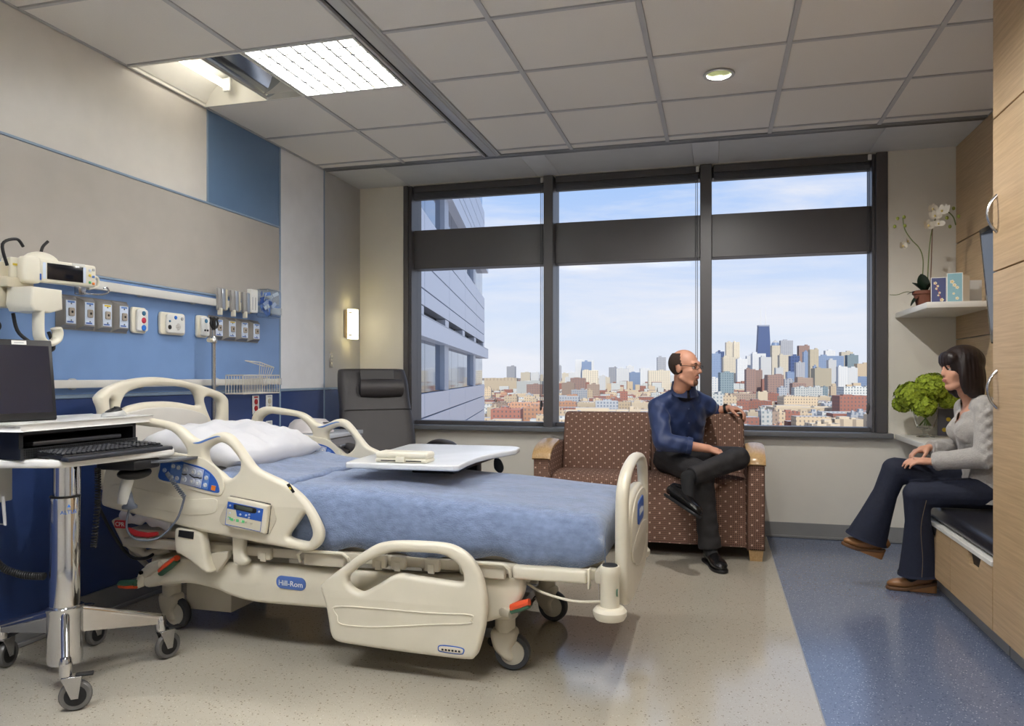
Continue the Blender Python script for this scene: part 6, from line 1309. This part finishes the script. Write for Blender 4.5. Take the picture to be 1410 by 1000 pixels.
def shoe(heel, toe, up, wd, heelh, name, m, sole_m, par, strap=False, k=1.0):
    """heel and toe: points on the sole line"""
    h, t = Vector(heel), Vector(toe); L_ = (t - h).length; M = frame(h, t - h, up)
    out_ = sm([(-.030, .0), (-.034, .05), (-.030, .12), (-.040, .19), (-.044, .23), (-.034, .275), (-.006, .298), (.024, .282), (.040, .235), (.040, .18), (.030, .11), (.034, .05), (.030, 0), (0, -.012)], 3)
    ks = L_ / .285
    s = part(name + '_sole', MB().plate([(x * wd, y * ks) for x, y in out_], [], .018, .005, lambda u, v, hh: M @ V3(u, v, hh + .009 + (heelh * max(0, 1 - v / (L_ * .62)) if heelh else 0))), sole_m, par)
    z0 = lambda v: .014 + (heelh * max(0, 1 - v / .62) if heelh else 0)
    st_ = ((-.03, .010, .014), (-.015, .030, .024), (.05, .044, .030), (.14, .048, .031), (.26, .046, .031), (.40, .042, .032), (.54, .036, .036), (.68, .031, .041), (.80, .028, .042), (.90, .024, .038), (.97, .017, .028), (1.01, .007, .012))
    kz = .86 if strap else 1.06
    u_ = MB().tube([M @ V3(0, v * L_, z0(v) + rz * kz * .92) for v, rz, rx in st_], [rz * kz for v, rz, rx in st_], 20, el=[rx * wd / (rz * kz) for v, rz, rx in st_], up=M.to_3x3() @ V3(0, 0, 1))
    b = blob(u_, .005, 4); I = M.inverted(); b.v = [tuple(M @ V3(*((lambda q: (q.x, q.y, max(q.z, z0(q.y / L_) - .004)))(I @ Vector(v))))) for v in b.v]
    o = part(name + '_upper', b, m, par, sharp=180)
    part('shoe_opening', MB().tube([M @ V3(math.cos(t_) * .026 * wd, L_ * .20 + math.sin(t_) * .048 * ks, z0(.2) + .074 * kz + .010 * math.sin(t_)) for t_ in [i * math.pi / 8 for i in range(16)]], .004, 6, closed=True), m, par)
    if heelh:
        part('wedge_heel', MB().plate([(x * wd * .92, y * ks) for x, y in sm([(-.030, 0), (-.033, .06), (-.03, .15), (.03, .15), (.033, .06), (.030, 0), (0, -.01)], 3)], [], heelh, .003, lambda u, v, hh: M @ V3(u, v, max(.0, (hh + heelh / 2) * max(0.02, 1 - v / (L_ * .62))) + .001)), m, par)
    return M, L_
skin_m = mat('skin_man', (206, 150, 124), .5, var=.06, vscale=30); skin_w = mat('skin_woman', (206, 154, 128), .48, var=.05, vscale=30)
# ---------------------------------------------------------------- seated man
man = root('person', (-.2, 5.0, 0), label='seated person in navy shirt, black trousers and glasses, arm along the sofa back', cat='person')
HM = frame((-.188, 4.885, 1.203), (.90, -.44, -.06)); lat = V3(.87, .49, 0).normalized()
sR, eR, wR = V3(-.365, 4.95, .945), V3(-.325, 4.815, .735), V3(-.045, 4.845, .695)
sL, eL, wL = V3(-.055, 5.12, .95), V3(-.12, 5.45, .885), V3(.085, 5.405, .925)
hR, kR, aR = V3(-.315, 5.10, .60), V3(-.085, 4.745, .55), V3(-.035, 4.735, .085)
hL, kL, aL = V3(-.145, 5.12, .60), V3(.130, 4.85, .640), V3(-.165, 4.585, .545)
nb = V3(-.208, 4.965, 1.055)
shR = (V3(-.055, 4.82, .001), V3(.035, 4.53, .001), V3(0, 0, 1)); shL = (WY(918, 685, 4.60), WY(960, 713, 4.40), V3(.25, .35, .9))
fR, fL = [a_.lerp(b_, .66) + u_ * .034 for a_, b_, u_ in (shR, shL)]
torso = [(V3(-.235, 5.13, .56), .165, .74), (V3(-.235, 5.13, .68), .160, .74), (V3(-.228, 5.10, .80), .162, .72), (V3(-.218, 5.06, .90), .168, .68), (V3(-.212, 5.02, .975), .150, .62), (V3(-.210, 4.99, 1.03), .085, .75)]
B = MB(); head_mesh(B, HM)
B.cap(HM @ V3(0, -.02, -.06), nb, .052, .056); B.cap(nb, V3(-.215, 5.02, .97), .056, .08)
B.tube([t[0] for t in torso], [t[1] * .88 for t in torso], 20, el=[t[2] for t in torso], up=lat)
for s_, e_, w_ in ((sR, eR, wR), (sL, eL, wL)): B.cap(s_, e_, .044, .038); B.cap(e_, w_, .038, .027)
for h_, k_, a_ in ((hR, kR, aR), (hL, kL, aL)): B.cap(h_, k_, .075, .052); B.cap(k_, a_, .05, .036)
B.ell(V3(-.235, 5.13, .57), (.15, .13, .09))
hand(B, wR, (.92, .10, -.30), (-.1, .3, -1), (.1, 1, .1), (15, 25, 20)); B.cap(aR, fR, .036, .026); B.cap(aL, fL, .036, .026)
hand(B, wL, (.90, -.40, -.10), (.25, -.30, -1), (0, -1, .2), (38, 32, 20), sc=1.02, thumb=(.7, .7, .5))
body = part('body', blob(B, .005, 5), skin_m, man, sharp=180)
face_bits(man, HM, 1.0, mat('lips_man', (178, 112, 96), .5), mat('brow_brown', (82, 60, 46), .8), ('iris_brown', (60, 44, 34)), skin_m)
hr = MB().ell(HM @ V3(0, -.014, .028), (.0785, .0985, .089), 90, 60, HM); I = HM.inverted()
def keep_hair(p):
    q = I @ p; return q.y < .012 - .35 * max(0, q.z - .02) and q.z < .088 and q.z > -.048 + .2 * max(0, q.y + .02) and not (abs(q.x) > .066 and q.z < .012 and q.y > -.035)
part('hair', evaluated(cut(hr, keep_hair), [('SOLIDIFY', dict(thickness=.006, offset=0))]), mat('short_brown_hair', (62, 46, 38), .9, var=.3, vscale=200, bump=.8, bscale=300), man, sharp=180)
part('beard', MB().ell(HM @ V3(0, .0705, -.090), (.026, .021, .024), 16, 10, HM), mat('goatee', (112, 80, 62), .9, bump=.8, bscale=300), man, sharp=180)
part('moustache', MB().tube([HM @ V3(x, .094 - abs(x) * .5, -.044 - abs(x) * .25) for x in (-.024, -.012, 0, .012, .024)], [.002, .0035, .003, .0035, .002], 6), mat('goatee', (112, 80, 62), .9), man)
gl_ = MB()
for s in (-1, 1):
    ring = [HM @ V3(s * .033 + .021 * math.cos(a * math.pi / 8), .101 - .012 * abs(math.cos(a * math.pi / 8) + s) * .4, .008 + .0145 * math.sin(a * math.pi / 8)) for a in range(16)]; gl_.tube(ring, .0016, 6, closed=True)
    gl_.tube([HM @ V3(s * .053, .095, .012), HM @ V3(s * .078, .05, .014), HM @ V3(s * .081, -.005, .012)], .0018, 6)
gl_.tube([HM @ V3(-.013, .105, .010), HM @ V3(0, .108, .013), HM @ V3(.013, .105, .010)], .0016, 6)
gls = part('glasses', gl_, mat('dark_glasses_frame', (50, 44, 44), .3, metal=.5), man)
for s in (-1, 1): part('lens', MB().lathe([(.0195, 0), (.0195, .0008)], (0, 0, 0), 16, 'Y').__class__().add(*(lambda z: ([HM @ V3(s * .033 + v[0], .099 + v[1], .008 + v[2] * .72) for v in z.v], z.f))(MB().lathe([(.0195, 0), (.0195, .0008)], (0, 0, 0), 16, 'Y'))), glassy('lens_glass' + str(s), (.98, .98, .98), .6), gls)
navy = mat('navy_shirt', (34, 52, 96), .55, var=.10, vscale=14, bump=.35, bscale=18, sheen=.2)
S = MB(); S.tube([t[0] for t in torso[:-1]] + [V3(-.210, 4.985, 1.04)], [t[1] for t in torso[:-1]] + [.078], 24, el=[t[2] * 1.04 for t in torso[:-1]] + [.8], up=lat)
S.cap(sR, nb + lat * -.05 + V3(0, .02, -.03), .066, .05); S.cap(sL, nb + lat * .05 + V3(0, .02, -.03), .066, .05)
S.cap(sR, eR, .068, .062); S.tube([eR + (eR - wR).normalized() * .045, eR, eR.lerp(wR, .45), eR.lerp(wR, .62)], [.03, .062, .054, .050], 16)
S.cap(sL, eL, .066, .058); S.tube([eL, eL.lerp(wL, .4), eL.lerp(wL, .72)], [.055, .050, .044], 16)
S.ell(V3(-.235, 5.125, .585), (.17, .14, .07))
sh = blob(S, .008, 6)
sv = []
for v in sh.v:   # soft cloth folds
    q = Vector(v); a = math.sin(q.z * 60 + q.x * 40 + 6 * math.sin(q.y * 14)) * .0035 + math.sin(q.x * 75 - q.z * 45) * .0022; sv.append((v[0] + a * .6, v[1] - a, v[2] + a * .3))
sh.v = sv
shirt = part('shirt', sh, navy, man, sharp=180)
cl = MB()
fd = V3(.49, -.87, 0)
for s in (-1, 1):
    P = [nb + lat * (s * .012) + fd * .075 + V3(0, 0, -.045), nb + lat * (s * .062) + fd * .05 + V3(0, 0, -.012), nb + lat * (s * .075) - fd * .01 + V3(0, 0, .012), nb + lat * (s * .04) - fd * .065 + V3(0, 0, .02), nb - fd * .072 + V3(0, 0, .02)]
    Q = [p + V3(0, 0, .045) - (p - nb) * .12 + fd * (.01 if i < 2 else 0) for i, p in enumerate(P)]; P[1] += V3(0, 0, -.02) + lat * s * .02; P[0] += fd * .01
    P, Q = spline(P, 4, False), spline(Q, 4, False); m_ = len(P); cl.add(P + Q, [(i, i + 1, m_ + i + 1, m_ + i) for i in range(m_ - 1)])
part('collar', evaluated(cl, [('SOLIDIFY', dict(thickness=.005, offset=0))]), navy, shirt, sharp=60)
part('undershirt', MB().ell(nb + fd * .030 + V3(0, 0, -.028), (.052, .05, .042), 18, 10), black_pl, man)
for k in range(3): part('shirt_button', MB().ell(V3(-.19, 4.93, .94 - k * .09) + fd * (.005 + .0 * k) + V3(.02, -.02, 0), (.005, .004, .005), 8, 6), mat('navy_button', (70, 84, 120), .3), shirt)
part('cuff', MB().tube([eR.lerp(wR, .53), eR.lerp(wR, .635)], [.056, .054], 18), navy, shirt, sharp=60)
trm = mat('black_trousers', (38, 36, 38), .75, var=.15, vscale=30, bump=.3, bscale=40)
T = MB(); T.ell(V3(-.235, 5.12, .575), (.175, .15, .095))
T.cap(hR, kR, .094, .074); T.tube([kR + V3(0, -.01, .06), kR, kR.lerp(aR, .25), kR.lerp(aR, .6), kR.lerp(aR, .97)], [.03, .074, .068, .063, .070], 18); T.cap(hL, kL, .094, .074)
T.tube([kL + (kL - aL).normalized() * .055, kL, kL.lerp(aL, .3), kL.lerp(aL, .7), kL.lerp(aL, .93)], [.03, .072, .066, .058, .056], 18)
tr_ = blob(T, .008, 5); tr_.v = [(lambda a: (v[0] + a, v[1] - a, v[2] + a * .5))(math.sin(v[0] * 60 + v[2] * 50) * .0018 + math.sin(v[2] * 90 - v[1] * 40) * .0015) for v in tr_.v]
part('trousers', tr_, trm, man, sharp=180)
shm = mat('black_shoe_leather', (22, 21, 22), .18); slm = mat('black_shoe_sole', (20, 20, 22), .45)
shoe(*shR, 1.12, 0, 'shoe', shm, slm, man)
shoe(*shL, 1.12, 0, 'shoe', shm, slm, man)
for k_, a_, f_ in ((kR, aR, fR), (kL, aL, fL)): part('sock', blob(MB().cap(k_.lerp(a_, .85), a_, .044, .042).cap(a_, f_, .042, .030), .008, 2), mat('black_sock', (24, 24, 26), .9), man, sharp=180)
wd_ = (wL - eL).normalized(); part('watch_strap', MB().tube([wL - wd_ * .032, wL - wd_ * .014], .0335, 20), ink, man); part('watch_face', MB().ell(wL - wd_ * .023 + V3(0, -.012, .032), (.014, .014, .006), 14, 8), black_pl, man)
# ---------------------------------------------------------------- seated woman
wo_ = root('person', (1.3, 4.42, 0), label='seated person in grey cable-knit cardigan and flared jeans on the bench', cat='person')
HW = frame((1.232, 4.405, 1.185), (-.97, -.24, -.05)); kk = .94
sN, eN, wN = V3(1.325, 4.275, .975), V3(1.30, 4.235, .745), V3(1.085, 4.335, .705)
sF, eF, wF = V3(1.305, 4.555, .975), V3(1.335, 4.60, .755), V3(1.105, 4.475, .765)
hN, kN, aN = V3(1.37, 4.335, .555), V3(1.015, 4.355, .530), V3(1.045, 4.415, .12)
hF, kF, aF = V3(1.37, 4.50, .575), V3(.93, 4.44, .645), V3(.80, 4.475, .275)
nbw = V3(1.292, 4.415, 1.01); latw = V3(0, 1, 0)
shN = (V3(1.12, 4.425, .001), V3(.895, 4.45, .001), V3(0, 0, 1)); shF = (WY(1212, 770, 4.475), WY(1160, 750, 4.475), V3(.28, 0, 1))
fN, fF = [a_.lerp(b_, .62) + u_ * .034 for a_, b_, u_ in (shN, shF)]
tw = [(V3(1.385, 4.42, .52), .160, .78), (V3(1.38, 4.42, .60), .158, .76), (V3(1.365, 4.42, .72), .128, .80), (V3(1.345, 4.42, .84), .138, .80), (V3(1.325, 4.415, .92), .142, .70), (V3(1.31, 4.415, .975), .12, .62), (V3(1.30, 4.415, 1.005), .07, .8)]
B = MB(); head_mesh(B, HW, kk, .88); B.cap(HW @ V3(0, -.02, -.06), nbw, .042, .044); B.cap(nbw, V3(1.31, 4.415, .95), .046, .075)
B.tube([t[0] for t in tw], [t[1] * .97 for t in tw], 20, el=[t[2] * 1.0 for t in tw], up=latw)
for s in (-1, 1): B.ell(V3(1.262, 4.415 + s * .058, .865), (.058, .057, .058))
for s_, e_, w_ in ((sN, eN, wN), (sF, eF, wF)): B.cap(s_, e_, .036, .032); B.cap(e_, w_, .032, .022)
for h_, k_, a_ in ((hN, kN, aN), (hF, kF, aF)): B.cap(h_, k_, .07, .048); B.cap(k_, a_, .046, .030)
B.ell(V3(1.375, 4.42, .56), (.13, .15, .09))
hand(B, wF, (-.93, -.20, -.25), (-.1, -.1, -1), (0, -1, .1), (22, 38, 28), .6, .88, (.6, .7, .6)); hand(B, wN, (-.97, .12, .02), (0, .3, -1), (0, 1, .3), (14, 26, 20), .2, .88)
B.cap(aN, fN, .030, .020); B.cap(aF, fF, .030, .020)
part('body', blob(B, .005, 5), skin_w, wo_, sharp=180)
face_bits(wo_, HW, kk, mat('lips_woman', (186, 118, 108), .45), mat('brow_dark', (48, 34, 30), .8), ('iris_brown', (60, 44, 34)), skin_w, .004)
H = MB(); ell(H, HW, (0, -.018, .038), (.088, .106, .092)); ell(H, HW, (0, -.070, -.045), (.078, .046, .115)); ell(H, HW, (0, -.055, -.105), (.082, .05, .055))
for s in (-1, 1): ell(H, HW, (s * .070, -.022, -.045), (.026, .062, .110)); ell(H, HW, (s * .070, .010, -.030), (.022, .036, .105)); ell(H, HW, (s * .070, -.035, -.115), (.024, .048, .045))
ell(H, HW, (0, .060, .060), (.070, .034, .040)); ell(H, HW, (0, .074, .044), (.060, .020, .030))
hb_ = blob(H, .006, 6)
I2 = HW.inverted(); hb_.v = [tuple(HW @ (lambda q: V3(q.x * (1 + .012 * math.sin(q.y * 300 + q.x * 120)), q.y * (1 + .012 * math.sin(q.x * 260)), max(q.z, -.140 + .012 * math.sin(q.y * 90))))(I2 @ Vector(v))) for v in hb_.v]
hm = mat('dark_bob_hair', (34, 22, 20), .45, var=.35, vscale=1, stretch=(120, 120, 6), bump=.5, bscale=1)
part('hair', hb_, hm, wo_, sharp=180)
# cardigan with a V neck
knit = mat('grey_cable_knit', (176, 172, 168), .9, var=.08, vscale=120, bump=.9, bscale=170, sheen=.3)
S = MB(); S.tube([t[0] for t in tw[:-1]], [t[1] * 1.03 for t in tw[:-1]], 24, el=[t[2] * 1.06 for t in tw[:-1]], up=latw)
S.cap(sN, sN.lerp(sF, .35) + V3(0, 0, .02), .052, .056); S.cap(sF, sF.lerp(sN, .35) + V3(0, 0, .02), .052, .056)
for s in (-1, 1): S.ell(V3(1.258, 4.415 + s * .058, .865), (.062, .062, .062))
for s_, e_, w_ in ((sN, eN, wN), (sF, eF, wF)): S.cap(s_, e_, .056, .052); S.tube([e_ + (e_ - w_).normalized() * .04, e_, e_.lerp(w_, .5), e_.lerp(w_, .95)], [.025, .052, .045, .038], 16)
S.ell(V3(1.385, 4.42, .565), (.135, .168, .06))
cd = blob(S, .007, 5)
def cable(v):
    q = Vector(v); t = (q.z - .7); b_ = 0
    for c_ in (4.33, 4.40, 4.47): b_ += .007 * math.exp(-((q.y - c_ - .010 * math.sin(q.z * 75)) / .010) ** 2)
    ax = (q - sN).dot((eN - sN).normalized())
    if q.y < 4.30 and q.z > .70: b_ += .009 * math.exp(-((q.x - 1.30 - .016 * math.sin(q.z * 62)) / .010) ** 2) + .009 * math.exp(-((q.x - 1.30 + .016 * math.sin(q.z * 62)) / .010) ** 2)
    return b_
dg_ = mesh(cd, None); nrm_ = [v.normal.copy() for v in dg_.vertices]; cd.v = [tuple(Vector(v) + nrm_[i] * cable(v)) for i, v in enumerate(cd.v)]
def keep_v(p): return not (p.x < 1.325 and p.z > .845 and abs(p.y - 4.415) < (p.z - .845) * .36 + .002)
cd = cut(cd, keep_v); card_ = part('cardigan', evaluated(cd, [('SOLIDIFY', dict(thickness=.006, offset=1))]), knit, wo_, sharp=180)
part('ribbed_hem', MB().tube([V3(1.385, 4.42, .505), V3(1.383, 4.42, .56)], [.176, .172], 30, el=.80, up=latw, cap=False), knit, card_, sharp=60)
for e_, w_ in ((eN, wN), (eF, wF)): part('cuff', MB().tube([e_.lerp(w_, .86), e_.lerp(w_, .99)], [.040, .036], 18), knit, card_, sharp=60)
jean = mat('dark_denim', (26, 32, 52), .8, var=.12, vscale=60, bump=.3, bscale=200)
T = MB(); T.ell(V3(1.375, 4.42, .555), (.15, .170, .09)); T.cap(hN, kN, .086, .068); T.cap(hF, kF, .086, .068)
for k_, a_, ax_ in ((kN, aN, V3(-.3, .1, -1)), (kF, aF, V3(-.5, 0, -1))):
    T.tube([k_ + (k_ - a_).normalized() * .055, k_, k_.lerp(a_, .35), k_.lerp(a_, .7), k_.lerp(a_, 1.06)], [.03, .066, .062, .082, .108], 20, el=[1, 1, .95, .8, .72], up=(1, 0, 0.01))
tj = blob(T, .008, 4); part('jeans', tj, jean, wo_, sharp=180)
for k_, a_ in ((kN, aN), (kF, aF)): part('hem_stitch', MB().tube([k_.lerp(a_, 1.02), k_.lerp(a_, 1.055)], [.108, .111], 24, el=.72, up=(1, 0, .01), cap=False), mat('hem_denim', (30, 36, 58), .8), wo_)
stm_ = mat('tan_stitch', (120, 104, 84), .7)
part('seam_stitch', MB().tube(spline([kN + V3(.03, -.068, -.02), kN.lerp(aN, .4) + V3(.0, -.062, 0), kN.lerp(aN, .8) + V3(0, -.068, 0), aN + V3(-.01, -.08, -.02)], 5, False), .0016, 5), stm_, wo_)
for k_, a_, f_ in ((kN, aN, fN), (kF, aF, fF)): part('sock', blob(MB().cap(k_.lerp(a_, .85), a_, .035, .033).cap(a_, f_, .033, .023), .008, 2), mat('black_sock', (24, 24, 26), .9), wo_, sharp=180)
tan = mat('tan_shoe_leather', (142, 98, 58), .35, var=.1)
shoe(*shN, .86, .042, 'shoe', tan, mat('tan_sole', (104, 72, 44), .5), wo_, True)
shoe(*shF, .86, .042, 'shoe', tan, mat('tan_sole', (104, 72, 44), .5), wo_, True)
part('ring', MB().tube([wN + V3(-.085, .02 + .0, .004) + V3(0, .009 * math.cos(a), .009 * math.sin(a)) for a in [i * math.pi / 6 for i in range(12)]], .0015, 5, closed=True), chrome, wo_)
